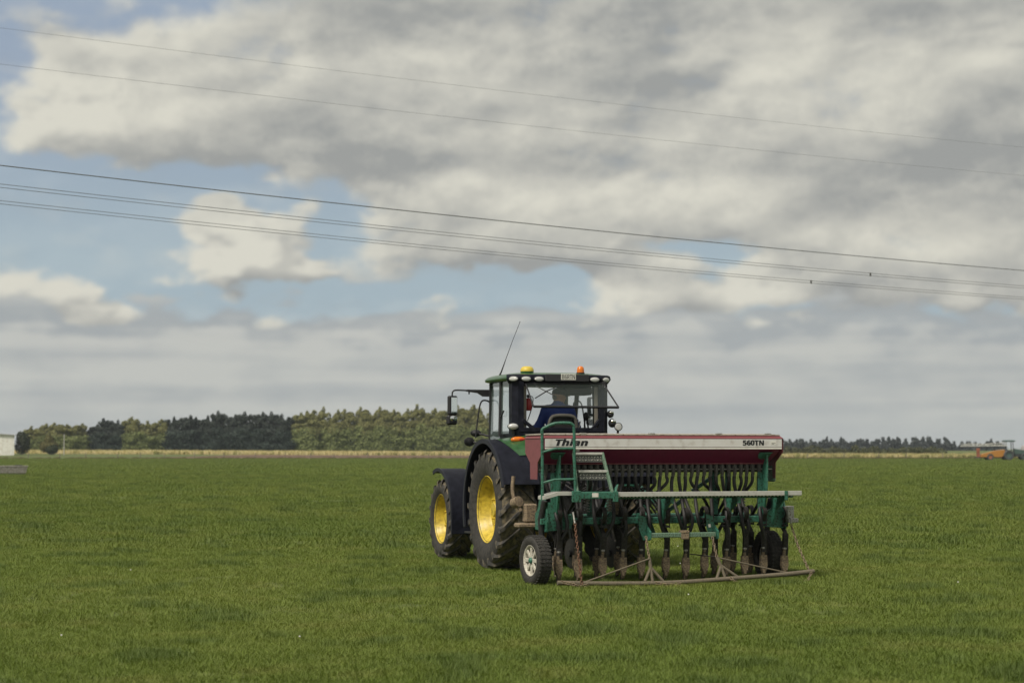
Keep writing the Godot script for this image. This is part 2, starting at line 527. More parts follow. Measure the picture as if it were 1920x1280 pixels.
func make_sky() -> PanoramaSkyMaterial:
	sky_a.seed = 19
	sky_a.frequency = 0.055
	sky_a.fractal_octaves = 6
	sky_a.fractal_gain = 0.56
	sky_a.domain_warp_enabled = true
	sky_a.domain_warp_amplitude = 6.0
	sky_a.domain_warp_frequency = 0.06
	sky_a.noise_type = FastNoiseLite.TYPE_SIMPLEX_SMOOTH
	sky_b.seed = 77
	sky_b.frequency = 0.075
	sky_b.fractal_octaves = 5
	sky_b.noise_type = FastNoiseLite.TYPE_SIMPLEX_SMOOTH
	sky_d.seed = 31
	sky_d.frequency = 0.15
	sky_d.fractal_octaves = 4
	sky_d.noise_type = FastNoiseLite.TYPE_SIMPLEX_SMOOTH
	sky_c.seed = 5
	sky_c.frequency = 0.2
	sky_c.fractal_octaves = 4
	sky_c.noise_type = FastNoiseLite.TYPE_SIMPLEX_SMOOTH
	var wide := 4096
	# column 0 of the panorama faces the camera's way, azimuth grows to the right
	var im := sky_patch(wide / 8, 0.0, wide / 16, 8)
	im.resize(wide, wide / 2, Image.INTERPOLATE_CUBIC)
	# the same sky, finer, over the part of the plain that the camera faces
	var fine := sky_patch(600, -300 * 360.0 / wide, 256, 1)
	im.blit_rect(fine, Rect2i(300, 0, 300, 256), Vector2i(0, wide / 4 - 250))
	im.blit_rect(fine, Rect2i(0, 0, 300, 256), Vector2i(wide - 300, wide / 4 - 250))
	var m := PanoramaSkyMaterial.new()
	m.panorama = ImageTexture.create_from_image(im)
	return m

func sky_patch(cols: int, a0: float, rows: int, step: int) -> Image:
	var px := 360.0 / 4096.0 * step
	var top := 90.0
	if step == 1:
		top = (rows - 6) * px
	else:
		rows = cols / 2
	var im := Image.create(cols, rows, false, Image.FORMAT_RGBF)
	for j in rows:
		var el := top - (j + 0.5) * px
		for i in cols:
			var az := wrapf(a0 + (i + 0.5) * px, -180.0, 180.0)
			var c := sky_color(az, maxf(el, 0.0)) if el > -3.0 else Color(0.2, 0.22, 0.12)
			im.set_pixel(i, j, Color(c.r * SKY, c.g * SKY, c.b * SKY))
	return im

# ---------------------------------------------------------------- land
var lumps := FastNoiseLite.new()
var patches := FastNoiseLite.new()
var mottle := FastNoiseLite.new()

func land(x: float, z: float) -> float:
	var d := -z
	var h := (lumps.get_noise_2d(x, z) * 0.045 + lumps.get_noise_2d(x * 0.22 + 90.0, z * 0.22) * 0.07) * (1.0 - smoothstep(60.0, 300.0, d))
	# level under the machines
	var k := smoothstep(2.5, 5.0, Vector2(x - 1.2, (z + 26.6) * 0.75).length())
	h *= lerpf(0.25, 1.0, k)
	return h + 1.15 * smoothstep(335.0, 470.0, d)

func steps(a: float, b: float, fine: float, grow: float, far: float) -> PackedFloat32Array:
	var out := PackedFloat32Array()
	var x := a
	while x < b:
		out.push_back(x)
		x += fine
	var s := fine
	while x < far:
		out.push_back(x)
		s *= grow
		x += s
	out.push_back(far)
	return out

func make_ground() -> void:
	lumps.seed = 4
	lumps.frequency = 0.42
	lumps.fractal_octaves = 3
	patches.seed = 9
	patches.frequency = 0.09
	patches.fractal_octaves = 4
	mottle.seed = 12
	mottle.frequency = 0.55
	mottle.fractal_octaves = 3
	var half := steps(0.0, 26.0, 0.4, 1.16, 3000.0)
	var xs := PackedFloat32Array()
	for i in range(half.size() - 1, 0, -1):
		xs.push_back(-half[i])
	xs.append_array(half)
	var zs := steps(0.0, 60.0, 0.4, 1.06, 3600.0)
	var back := steps(0.0, 12.0, 2.0, 1.4, 400.0)
	var zz := PackedFloat32Array()
	for i in range(back.size() - 1, 0, -1):
		zz.push_back(back[i])
	for z in zs:
		zz.push_back(-z)
	var b := MB.new()
	var rows := []
	for z in zz:
		var row := PackedVector3Array()
		for x in xs:
			row.push_back(Vector3(x, land(x, z), z))
		rows.append(row)
	b.grid(rows)
	var turf := noise_tex(0.02, [[0.0, Color(0.25, 0.295, 0.11)], [0.4, Color(0.305, 0.35, 0.135)], [0.6, Color(0.335, 0.375, 0.15)], [1.0, Color(0.365, 0.40, 0.165)]], 51, 5, 1024)
	var m := mat("turf", Color(1, 1, 1), 0.95)
	m.albedo_texture = turf
	m.uv1_triplanar = true
	m.uv1_world_triplanar = true
	m.uv1_scale = Vector3.ONE * 0.11
	structure("ground", b, m)

func clump_mesh(r: RandomNumberGenerator, blades: int, spread: float, tall: float, wide: float, lean: float) -> ArrayMesh:
	var b := MB.new()
	b.tinted = true
	for i in blades:
		var a := r.randf() * TAU
		var q := sqrt(r.randf()) * spread
		var p := Vector3(cos(a) * q, -0.012, sin(a) * q)
		var ta := r.randf() * TAU
		var h := tall * r.randf_range(0.55, 1.15)
		var l := lean * r.randf_range(0.25, 1.2) * h
		var out := Vector3(cos(ta), 0, sin(ta))
		var sa := r.randf() * TAU
		var side := Vector3(cos(sa), 0, sin(sa)) * wide * 0.5 * r.randf_range(0.7, 1.3)
		var k := r.randf_range(0.78, 1.22)
		b.tint = Color(k * r.randf_range(0.92, 1.1), k, k * r.randf_range(0.8, 1.15))
		var p1 := p + out * l * 0.35 + Vector3.UP * h * 0.6
		var p2 := p + out * l + Vector3.UP * h * 0.97
		var nn := (side.cross(Vector3.UP).normalized() * 0.5 + Vector3.UP).normalized()
		var i0 := b.vert(p - side, nn)
		b.vert(p + side, nn)
		b.vert(p1 + side * 0.8, nn)
		b.vert(p1 - side * 0.8, nn)
		b.vert(p2, nn)
		b.ix.append_array([i0, i0 + 2, i0 + 1, i0, i0 + 3, i0 + 2, i0 + 3, i0 + 4, i0 + 2])
	var m := b.mesh()
	m.surface_set_material(0, M.blade)
	return m

func scatter(parent: Node, called: String, mesh: Mesh, rows: PackedFloat32Array) -> void:
	var mm := MultiMesh.new()
	mm.transform_format = MultiMesh.TRANSFORM_3D
	mm.use_colors = true
	mm.mesh = mesh
	mm.instance_count = rows.size() / 16
	mm.buffer = rows
	var o := MultiMeshInstance3D.new()
	o.multimesh = mm
	o.name = called
	parent.add_child(o, true)
	o.set_meta("kind", "stuff")

func put(rows: PackedFloat32Array, at: Vector3, turn: float, s: float, sy: float, c: Color) -> void:
	var k := cos(turn) * s
	var q := sin(turn) * s
	rows.append_array([k, 0.0, q, at.x, 0.0, sy, 0.0, at.y, -q, 0.0, k, at.z, c.r, c.g, c.b, 1.0])

func grass_color(x: float, z: float, r: RandomNumberGenerator) -> Color:
	var p := patches.get_noise_2d(x, z * 0.8)
	var q := mottle.get_noise_2d(x, z)
	var c := Color(0.152, 0.212, 0.034).lerp(Color(0.195, 0.246, 0.046), clampf(0.5 + p * 1.1, 0.0, 1.0))
	c = c.lerp(Color(0.09, 0.14, 0.03), smoothstep(0.2, 0.5, q) * 0.65)
	c = c.lerp(Color(0.27, 0.28, 0.075), smoothstep(-0.22, -0.55, q) * 0.4)
	var k := r.randf_range(0.82, 1.16)
	return Color(c.r * k, c.g * k, c.b * k)

func make_grass() -> void:
	var r := RandomNumberGenerator.new()
	r.seed = 101
	var o := Node3D.new()
	o.name = "grass"
	add_child(o)
	tag(o, "short green pasture grass covering the whole paddock", "grass", "", "stuff")
	var kinds := []
	for i in 3:
		kinds.append(clump_mesh(r, 30, 0.08, 0.055, 0.0034, 0.85))
	var far := clump_mesh(r, 30, 0.16, 0.08, 0.0065, 0.75)
	var farther := clump_mesh(r, 36, 0.5, 0.09, 0.02, 0.7)
	var bands := [
		[10.5, 20.0, 380.0, 0, 1.0], [20.0, 33.0, 180.0, 0, 1.1], [33.0, 62.0, 55.0, 1, 1.0], [62.0, 130.0, 18.0, 1, 1.2], [130.0, 346.0, 3.4, 2, 1.1],
	]
	var bufs := [PackedFloat32Array(), PackedFloat32Array(), PackedFloat32Array(), PackedFloat32Array(), PackedFloat32Array()]
	for bd in bands:
		var d0: float = bd[0]
		var d1: float = bd[1]
		var spread: float = 0.64 if d1 < 60.0 else 0.82
		var area := (d1 - d0) * (spread * 0.5 * (d0 + d1) + 8.0)
		var count := int(area * bd[2])
		for i in count:
			var t := r.randf()
			var d := sqrt(lerpf(d0 * d0, d1 * d1, t))
			var x := (r.randf() - 0.5) * (spread * d + 8.0)
			var z := -d
			var q := mottle.get_noise_2d(x, z)
			var tall := 0.85 + smoothstep(0.2, 0.5, q) * 0.7 + q * 0.25 + r.randf() * 0.35
			var s: float = bd[4] * r.randf_range(0.85, 1.2)
			var k: int = (i % 3) if bd[3] == 0 else bd[3] + 2
			put(bufs[k], Vector3(x, land(x, z), z), r.randf() * TAU, s, s * tall, grass_color(x, z, r))
	for k in 3:
		scatter(o, "blades", kinds[k], bufs[k])
	scatter(o, "blades", far, bufs[3])
	scatter(o, "blades", farther, bufs[4])
	# small white clover heads
	var cb := MB.new()
	cb.ball(Vector3(0, 0.075, 0), Vector3(0.009, 0.008, 0.009), Basis(), 8, 5)
	var cm := cb.mesh()
	cm.surface_set_material(0, M.white_wall)
	var rows := PackedFloat32Array()
	for i in 8:
		var d := sqrt(lerpf(190.0, 1100.0, r.randf()))
		var x := (r.randf() - 0.5) * 0.66 * d
		put(rows, Vector3(x, land(x, -d), -d), 0.0, 1.0, 1.0, Color(1, 1, 1))
	scatter(o, "clover_heads", cm, rows)

func make_dry_strips() -> void:
	var r := RandomNumberGenerator.new()
	r.seed = 202
	var tuft := clump_mesh(r, 40, 0.55, 1.0, 0.05, 0.45)
	var o := Node3D.new()
	o.name = "dry_grass"
	add_child(o)
	tag(o, "strip of tall pale dry grass beyond the far edge of the paddock", "dry grass", "", "stuff")
	var rows := PackedFloat32Array()
	for i in 9000:
		var x := r.randf_range(-165.0, 150.0)
		# the strip runs slightly across the view, nearer towards the right
		var d := 432.0 - (x + 130.0) * 0.28 + r.randf_range(-8.0, 8.0)
		if x > 30.0:
			d = 366.0 + r.randf_range(-12.0, 10.0)
		var c := Color(0.72, 0.61, 0.36).lerp(Color(0.60, 0.50, 0.25), r.randf())
		if r.randf() < (0.32 if x > 40.0 else 0.12):
			c = Color(0.24, 0.25, 0.07)
		if x < -92.0 and r.randf() < 0.5:
			continue
		put(rows, Vector3(x, land(x, -d), -d), r.randf() * TAU, r.randf_range(0.8, 1.5), r.randf_range(0.65, 1.0), c)
	scatter(o, "tufts", tuft, rows)
	# rank weeds and dock stalks along the fence line
	var w := Node3D.new()
	w.name = "weeds"
	add_child(w)
	tag(w, "brown dock stalks and rank weeds along the far fence line", "weeds", "", "stuff")
	rows = PackedFloat32Array()
	for i in 2600:
		var x := r.randf_range(-150.0, 140.0)
		var d := 347.5 + r.randf_range(-1.2, 1.6)
		if x < 10.0 and r.randf() < 0.55:
			continue
		var c := Color(0.12, 0.075, 0.045).lerp(Color(0.2, 0.17, 0.08), r.randf())
		put(rows, Vector3(x, land(x, -d), -d), r.randf() * TAU, r.randf_range(0.5, 1.1), r.randf_range(0.14, 0.42), c)
	scatter(w, "stalks", tuft, rows)
	# ploughed strip and stubble before the shelterbelt
	var b := MB.new()
	var far := []
	for k in 2:
		var row := PackedVector3Array()
		for i in 41:
			var x := lerpf(-78.0, 26.0, i / 40.0)
			var d := lerpf(351.0, 420.0 - (x + 130.0) * 0.24, float(1 - k))
			if x < -60.0 and k == 0:
				d = minf(d, 351.0 + (x + 78.0) * 2.6)
			row.push_back(Vector3(x, land(x, -d) + 0.03, -d))
		far.append(row)
	b.grid(far)
	var earth := noise_tex(0.02, [[0.0, Color(0.30, 0.22, 0.17)], [0.5, Color(0.38, 0.29, 0.22)], [1.0, Color(0.44, 0.35, 0.26)]], 61, 4)
	var m := worn(mat("earth", Color(1, 1, 1), 0.95), earth, 0.08)
	m.uv1_world_triplanar = true
	structure("ploughed_strip", b, m)

# ---------------------------------------------------------------- trees
# a mass of leaf-sized faces through a few lobes; each lobe is [centre, radii]
func foliage(b: MB, r: RandomNumberGenerator, lobes: Array, count: int, leaf: float, c0: Color, c1: Color) -> void:
	b.tinted = true
	var total := 0.0
	for l in lobes:
		total += l[1].x * l[1].y + l[1].y * l[1].z
	for l in lobes:
		var k := int(count * (l[1].x * l[1].y + l[1].y * l[1].z) / total)
		for i in k:
			var d := Vector3(r.randfn(), r.randfn(), r.randfn()).normalized()
			var q: float = lerpf(0.5, 1.04, sqrt(r.randf()))
			var p: Vector3 = l[0] + Vector3(d.x * l[1].x, d.y * l[1].y, d.z * l[1].z) * q
			var nn := (d + Vector3(r.randfn(), r.randfn(), r.randfn()) * 0.45).normalized()
			var t := nn.cross(Vector3(r.randfn(), r.randfn(), r.randfn())).normalized()
			var u := nn.cross(t)
			var s := leaf * r.randf_range(0.5, 1.35)
			var f := r.randf()
			b.tint = c0.lerp(c1, f)
			if l.size() > 2:
				# regrowth on the trimmed side is a fresher green
				b.tint = Color(b.tint.r * 0.98, b.tint.g * 1.14, b.tint.b * 1.1)
			var i0 := b.vert(p - t * s, nn)
			b.vert(p + u * s * 0.7, nn)
			b.vert(p + t * s, nn)
			b.vert(p - u * s * 0.6, nn)
			b.ix.append_array([i0, i0 + 1, i0 + 2, i0, i0 + 2, i0 + 3])

func belt_tree(r: RandomNumberGenerator, dark: bool) -> Array:
	# one metre stands for a thirteenth of the height; widths are for a tree 13 m tall
	var lobes := []
	# side-trimmed skirt, then a loose head of boughs
	for i in 7:
		lobes.append([Vector3(r.randf_range(-1.5, 1.5), 0.7 + i * 0.95, r.randf_range(-0.2, 0.2)), Vector3(r.randf_range(2.5, 3.1), 1.7, 2.3), true])
	var n := 9 + r.randi() % 4
	for i in n:
		var t := float(i) / (n - 1)
		var y := lerpf(6.4, 11.3, t) + r.randf_range(-0.5, 0.5)
		var rad := lerpf(2.2, 1.1, t) * r.randf_range(0.65, 1.15)
		lobes.append([Vector3(r.randf_range(-2.4, 2.4) * (1.05 - t * 0.6), y, r.randf_range(-0.7, 0.7)), Vector3(rad * r.randf_range(0.8, 1.25), rad * r.randf_range(0.55, 0.9), rad * 0.75)])
	for i in 4:
		var q := r.randf_range(0.8, 1.35)
		lobes.append([Vector3(r.randf_range(-2.1, 2.1), 12.2 - q + r.randf_range(-0.9, 0.0), 0), Vector3(q * 0.75, q * 1.15, 0.8)])
	lobes.append([Vector3(r.randf_range(-1.0, 1.0), 12.2, 0), Vector3(0.4, 0.9, 0.4)])
	var b := MB.new()
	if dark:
		foliage(b, r, lobes, 11000, 0.25, Color(0.024, 0.034, 0.032), Color(0.05, 0.066, 0.05))  # shade lying on the belt, put into the leaf colour
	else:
		foliage(b, r, lobes, 11000, 0.25, Color(0.14, 0.147, 0.052), Color(0.27, 0.265, 0.10))  # leaf colour of the belt trees outside the painted shade
	var t := MB.new()
	t.tube(pts([Vector3(0, -0.3, 0), Vector3(0.05, 3, 0), Vector3(-0.05, 7, 0), Vector3(0.05, 11.6, 0)]), [0.32, 0.26, 0.17, 0.04], 7)
	for i in 6:
		var y := 3.0 + i * 1.4
		var a := i * 2.4
		t.tube(pts([Vector3(0, y, 0), Vector3(cos(a) * 1.0, y + 0.5, sin(a) * 0.8), Vector3(cos(a) * 1.9, y + 1.2, sin(a) * 1.3)]), [0.09, 0.06, 0.02], 5)
	return [b.mesh(), t.mesh()]

const ORDINAL := ["first", "second", "third", "fourth", "fifth", "sixth", "seventh", "eighth", "ninth", "tenth", "eleventh", "twelfth", "thirteenth", "fourteenth", "fifteenth", "sixteenth", "seventeenth", "eighteenth", "nineteenth", "twentieth", "twenty-first", "twenty-second", "twenty-third", "twenty-fourth"]

func tree_of(called: String, label: String, category: String, group: String, meshes: Array, at: Vector3, sx: float, sy: float, turn: float) -> void:
	var o := thing(called, label, category, at, turn, group)
	var k := MeshInstance3D.new()
	k.mesh = meshes[1]
	k.name = "trunk"
	k.material_override = M.bark
	k.scale = Vector3(sx, sy, sx)
	o.add_child(k, true)
	var c := MeshInstance3D.new()
	c.mesh = meshes[0]
	c.name = "crown"
	c.material_override = M.leaf
	c.scale = Vector3(sx, sy, sx)
	o.add_child(c, true)

func make_trees() -> void:
	var r := RandomNumberGenerator.new()
	r.seed = 303
	var olive := []
	var dark := []
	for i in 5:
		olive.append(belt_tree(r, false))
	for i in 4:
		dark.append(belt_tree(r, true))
	# place along the belt and height of the top, in metres
	var belt := [[-128.0, 7.95], [-124.5, 8.8], [-121.4, 8.9], [-118.1, 8.5], [-115.2, 8.7], [-111.5, 8.5], [-108.1, 10.1], [-104.6, 9.6], [-102.0, 10.5], [-97.7, 9.4], [-94.3, 9.9], [-90.8, 10.5], [-86.8, 10.9], [-83.9, 10.5], [-80.8, 10.8], [-78.0, 12.1], [-75.0, 11.1], [-71.9, 11.9], [-67.6, 11.8], [-63.8, 11.9], [-60.8, 11.2], [-56.9, 11.6], [-54.4, 12.2], [-51.0, 13.1], [-47.0, 12.3], [-44.1, 12.5], [-39.9, 13.1], [-36.8, 11.6], [-34.6, 13.1], [-31.7, 12.6], [-28.5, 12.6], [-25.0, 13.8], [-21.1, 12.8], [-17.4, 12.8], [-13.9, 13.5], [-10.8, 13.8], [-8.0, 12.2]]
	var no := 0
	var nd := 0
	for t in belt:
		var x: float = t[0]
		var is_dark: bool = (x < -110.0 and x > -112.0) or (x > -110.0 and x < -103.0) or (x > -92.0 and x < -58.0)  # stretches of the belt whose shade is painted into the leaves
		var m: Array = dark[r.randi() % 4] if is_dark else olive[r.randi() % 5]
		var at := Vector3(x, 1.1, -480.0 + r.randf_range(-1.2, 1.2))
		var tall: float = (t[1] - 1.1) / 13.0
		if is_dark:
			tree_of("shaded_belt_tree", "dark tree in the shelterbelt with shade painted into its leaf colour, %s dark one counted from the white shed" % ORDINAL[nd], "tree", "shaded trees of the shelterbelt", m, at, r.randf_range(0.95, 1.15), tall, r.randf_range(-0.4, 0.4) + (PI if r.randf() < 0.5 else 0.0))
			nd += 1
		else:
			tree_of("olive_belt_tree", "olive green tree in the shelterbelt, %s olive one counted from the white shed" % ORDINAL[no], "tree", "olive trees of the shelterbelt", m, at, r.randf_range(0.95, 1.15), tall, r.randf_range(-0.4, 0.4) + (PI if r.randf() < 0.5 else 0.0))
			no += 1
	# bushes by the shed
	var lb := [[Vector3(0, 1.6, 0), Vector3(1.55, 1.7, 1.4)], [Vector3(0.2, 2.8, 0), Vector3(1.35, 1.3, 1.2)], [Vector3(-0.2, 3.6, 0), Vector3(1.0, 0.8, 0.9)]]
	bush("round_bush", "dense dark green round bush close beside the white shed", Vector3(-108.9, 0.85, -400.0), lb, r, Color(0.024, 0.034, 0.016), Color(0.055, 0.068, 0.03), 1.12)
	lb = [[Vector3(-0.6, 1.4, 0), Vector3(1.5, 1.2, 1.2)], [Vector3(-0.1, 2.6, 0), Vector3(1.0, 1.2, 0.9)], [Vector3(0.5, 1.6, 0.2), Vector3(1.3, 1.0, 1.0)]]
	bush("yellowing_tree", "small yellow-brown tree between the dark round bush and the pale pole", Vector3(-103.3, 0.85, -402.0), lb, r, Color(0.10, 0.10, 0.03), Color(0.16, 0.145, 0.045), 1.1)
	lb = [[Vector3(0, 0.8, 0), Vector3(1.3, 0.9, 1.0)], [Vector3(0.4, 1.2, 0), Vector3(0.8, 0.7, 0.8)]]
	bush("low_shrub", "low dark green shrub in front of the yellow-brown tree", Vector3(-101.8, 0.85, -398.0), lb, r, Color(0.022, 0.034, 0.014), Color(0.045, 0.06, 0.022), 1.05)
	# hedges right of the drill
	var spans := [[53.0, 77.0, 1.9, 372.0], [78.5, 93.0, 1.7, 380.0]]
	var hl := ["long bushy hedge between the seed drill and the gap before the orange sprayer", "short bushy hedge behind the orange sprayer"]
	for k in 2:
		var s: Array = spans[k]
		var lobes := []
		var x: float = s[0]
		while x < s[1]:
			var h: float = s[2] * r.randf_range(0.75, 1.15)
			lobes.append([Vector3(x - s[0], h * 0.55, r.randf_range(-0.6, 0.6)), Vector3(r.randf_range(0.9, 1.7), h * 0.62, 1.0)])
			x += r.randf_range(0.9, 1.9)
		var b := MB.new()
		foliage(b, r, lobes, 5200 if k == 0 else 3200, 0.2, Color(0.05, 0.06, 0.026), Color(0.115, 0.12, 0.055))
		var o := thing("hedge", hl[k], "hedge", Vector3(s[0], 0.3, -s[3] - 8.0))
		part(o, "foliage", b, M.leaf)
	# a wood far off, one mass
	var wl := MB.new()
	var x := 92.0
	var lobes := []
	while x < 232.0:
		var f := clampf((x - 130.0) / 90.0, 0.0, 1.0)
		var h := (5.0 + f * 1.3) * r.randf_range(0.78, 1.08)
		if x > 206.0:
			h *= 0.68
		var y := 0.0
		while y < h:
			var rr := lerpf(2.8, 0.5, y / h)
			lobes.append([Vector3(x, y + 1.15, -850.0 + r.randf_range(-6.0, 6.0)), Vector3(rr, 1.2, rr)])
			y += 1.1
		x += r.randf_range(1.2, 3.2)
	foliage(wl, r, lobes, 30000, 0.6, Color(0.022, 0.03, 0.03), Color(0.045, 0.056, 0.05))
	var wo := part(self, "distant_wood", wl, M.leaf)
	tag(wo, "dark line of conifers far off beyond the hedges", "wood", "", "stuff")

func bush(called: String, label: String, at: Vector3, lobes: Array, r: RandomNumberGenerator, c0: Color, c1: Color, s: float) -> void:
	var o := thing(called, label, "bush" if "bush" in called or "shrub" in called else "tree", at)
	var t := MB.new()
	t.tube(pts([Vector3(0, -0.2, 0), Vector3(0.05, 1.0, 0), Vector3(-0.05, 2.0, 0)]), [0.14, 0.1, 0.03], 6)
	part(o, "trunk", t, M.bark)
	var b := MB.new()
	foliage(b, r, lobes, 2600, 0.17, c0, c1)
	var c := part(o, "crown", b, M.leaf)
	c.scale = Vector3.ONE * s

# ---------------------------------------------------------------- things round the paddock
func make_surroundings() -> void:
	# shed
	var s := thing("white_shed", "white farm shed with a low sloping roof at the far edge of the paddock", "shed", Vector3(-116.1, 0.5, -397.0), deg_to_rad(16.0))
	var b := MB.new()
	b.prism(PackedVector2Array([Vector2(-6, -1.2), Vector2(6, -1.2), Vector2(6, 4.35), Vector2(-6, 5.2)]), Vector3(0, 0, 3), Vector3.RIGHT, Vector3.UP, 6.0)
	part(s, "wall", b, M.white_wall)
	b = MB.new()
	b.bar(Vector3(-6.3, 5.31, 0), Vector3(6.25, 4.44, 0), 6.7, 0.12, Vector3.UP)
	part(s, "roof", b, M.roof_iron)
	for k in 12:
		b = MB.new()
		b.box(Vector3(-5.5 + k, 1.6, 3.03), Vector3(0.06, 5.4, 0.05))
		part(s, "wall_rib", b, M.white_wall)
	b = MB.new()
	b.box(Vector3(-2.5, 0.6, 3.04), Vector3(3.0, 3.0, 0.06))
	part(s, "door", b, M.tank_white)
	# pole
	var p := thing("pale_pole", "thin pale pole standing before the shelterbelt near the shed", "pole", Vector3(-99.1, 0.75, -398.0))
	b = MB.new()
	b.tube(pts([Vector3(0, -0.2, 0), Vector3(0, 4.3, 0)]), [0.11, 0.09], 8)
	part(p, "shaft", b, M.pole_pale)
	b = MB.new()
	b.lathe([Vector2(0.0, 0.1), Vector2(0.1, 0.06), Vector2(0.11, 0.0)], Vector3(0, 4.3, 0), Vector3.UP, 8)
	part(p, "cap", b, M.pole_pale)
	# trough
	var t := thing("water_trough", "weathered grey concrete water trough standing alone in the paddock", "trough", Vector3(-37.0, land(-37.0, -129.0), -130.0), 0.25)
	b = MB.new()
	b.rings([[0.0, -1.75, 1.75, -0.7, 0.7], [0.12, -1.85, 1.85, -0.78, 0.78], [0.58, -1.95, 1.95, -0.85, 0.85]], false)
	b.rings([[0.58, -1.95, 1.95, -0.85, 0.85], [0.583, -1.83, 1.83, -0.73, 0.73], [0.2, -1.75, 1.75, -0.65, 0.65]], false)
	part(t, "basin", b, M.concrete)
	b = MB.new()
	b.box(Vector3(0, 0.61, 0.8), Vector3(3.95, 0.07, 0.14))
	b.box(Vector3(0, 0.61, -0.8), Vector3(3.95, 0.07, 0.14))
	b.box(Vector3(1.9, 0.605, 0), Vector3(0.13, 0.06, 1.46))
	b.box(Vector3(-1.9, 0.605, 0), Vector3(0.13, 0.06, 1.46))
	part(t, "rim", b, M.concrete)
	b = MB.new()
	b.quad(Vector3(-1.8, 0.47, 0.72), Vector3(1.8, 0.47, 0.72), Vector3(1.8, 0.47, -0.72), Vector3(-1.8, 0.47, -0.72))
	part(t, "water_surface", b, M.water)
	b = MB.new()
	b.box(Vector3(1.3, 0.66, 0), Vector3(0.5, 0.05, 1.7))
	part(t, "float_cover", b, M.dark_metal)
	# fences
	fence("post_and_wire_fence", "post and wire fence along the far edge of the paddock before the ploughed strip", -150.0, 26.0, 349.0, 5.5)
	fence("post_and_wire_fence", "post and wire fence along the far edge of the paddock beyond the drill", 52.0, 140.0, 350.5, 6.5)
	make_wires()
	make_sprayer()

func fence(called: String, label: String, x0: float, x1: float, d: float, gap: float) -> void:
	var o := thing(called, label, "fence", Vector3(0, 0, -d))
	var r := RandomNumberGenerator.new()
	r.seed = int(x0 * 7.0) + 999
	var pm := MB.new()
	pm.tube(pts([Vector3(0, -0.2, 0), Vector3(0.01, 1.15, 0)]), [0.085, 0.075], 6)
	var post := pm.mesh()
	post.surface_set_material(0, M.post_wood)
	var x := x0
	while x < x1:
		var k := MeshInstance3D.new()
		k.mesh = post
		k.name = "post"
		k.position = Vector3(x, land(x, -d), 0)
		k.rotation.z = r.randf_range(-0.06, 0.06)
		k.scale = Vector3(1, r.randf_range(0.85, 1.05), 1)
		o.add_child(k, true)
		x += gap * r.randf_range(0.8, 1.2)
	for y in [0.35, 0.65, 0.95]:
		var w := MB.new()
		var path := PackedVector3Array()
		for i in 21:
			var xx := lerpf(x0, x1, i / 20.0)
			path.push_back(Vector3(xx, land(xx, -d) + y, 0))
		w.tube(path, 0.008, 4)
		part(o, "strand", w, M.wire)

func make_wires() -> void:
	# height along the span is a + b s + c s^2; s runs along the line, which heads 53 degrees to the right of the view
	var dir := Vector3(sin(deg_to_rad(53.0)), 0, -cos(deg_to_rad(53.0)))
	var across := Vector3(dir.z, 0, -dir.x)
	var rows := [
		[105.0, 22.884, 0.02505, 0.0001695, 0.0065, 0.0, "topmost thin overhead wire crossing the upper sky", 0.0],
		[100.0, 20.068, 0.02062, 0.0001669, 0.0065, 0.0, "second thin overhead wire, just under the topmost one", 0.0],
		[60.0, 9.453, -0.00741, 0.000278, 0.015, 0.0, "thick dark single power cable, third wire down across the sky", 22.0],
		[66.0, 9.521, -0.01083, 0.00027, 0.0095, 0.12, "upper of the two twin power cables, just under the thick dark one", 19.5],
		[71.0, 9.529, -0.01166, 0.000282, 0.0095, 0.12, "lowest twin power cable crossing the sky above the tractor", 17.0],
	]
	for w in rows:
		var o := thing("power_line", w[6], "power line", Vector3(0, 0, -w[0]), 0.0, "overhead wires")
		for k in ([0] if w[5] == 0.0 else [-1, 1]):
			var b := MB.new()
			var path := PackedVector3Array()
			for i in 81:
				var s := lerpf(-75.0, 130.0, i / 80.0)
				var y: float = w[1] + w[2] * s + w[3] * s * s
				path.push_back(dir * s + Vector3.UP * (y + k * w[5] * 0.5) + across * k * 0.05)
			b.tube(path, w[4], 6)
			part(o, "conductor", b, M.wire)
		if w[7] > 0.0:
			var s: float = w[7]
			var y: float = w[1] + w[2] * s + w[3] * s * s
			var b := MB.new()
			b.bar(dir * (s - 0.05) + Vector3.UP * y, dir * (s + 0.05) + Vector3.UP * y, 0.02, 0.036 + w[5])
			part(o, "spacer", b, M.wire)

func far_wheel(parent: Node, at: Vector3, rad: float, wide: float, m: Material) -> void:
	var o := group_part(parent, "wheel", at)
	var b := MB.new()
	b.lathe([Vector2(rad * 0.55, -wide * 0.45), Vector2(rad * 0.9, -wide * 0.5), Vector2(rad, -wide * 0.35), Vector2(rad, wide * 0.35), Vector2(rad * 0.9, wide * 0.5), Vector2(rad * 0.55, wide * 0.45)], Vector3.ZERO, Vector3.BACK, 20)
	part(o, "tyre", b, M.far_dark)
	b = MB.new()
	b.lathe([Vector2(0.0, -wide * 0.2), Vector2(rad * 0.55, -wide * 0.3), Vector2(rad * 0.55, wide * 0.3), Vector2(0.0, wide * 0.2)], Vector3.ZERO, Vector3.BACK, 16)
	part(o, "rim", b, m)

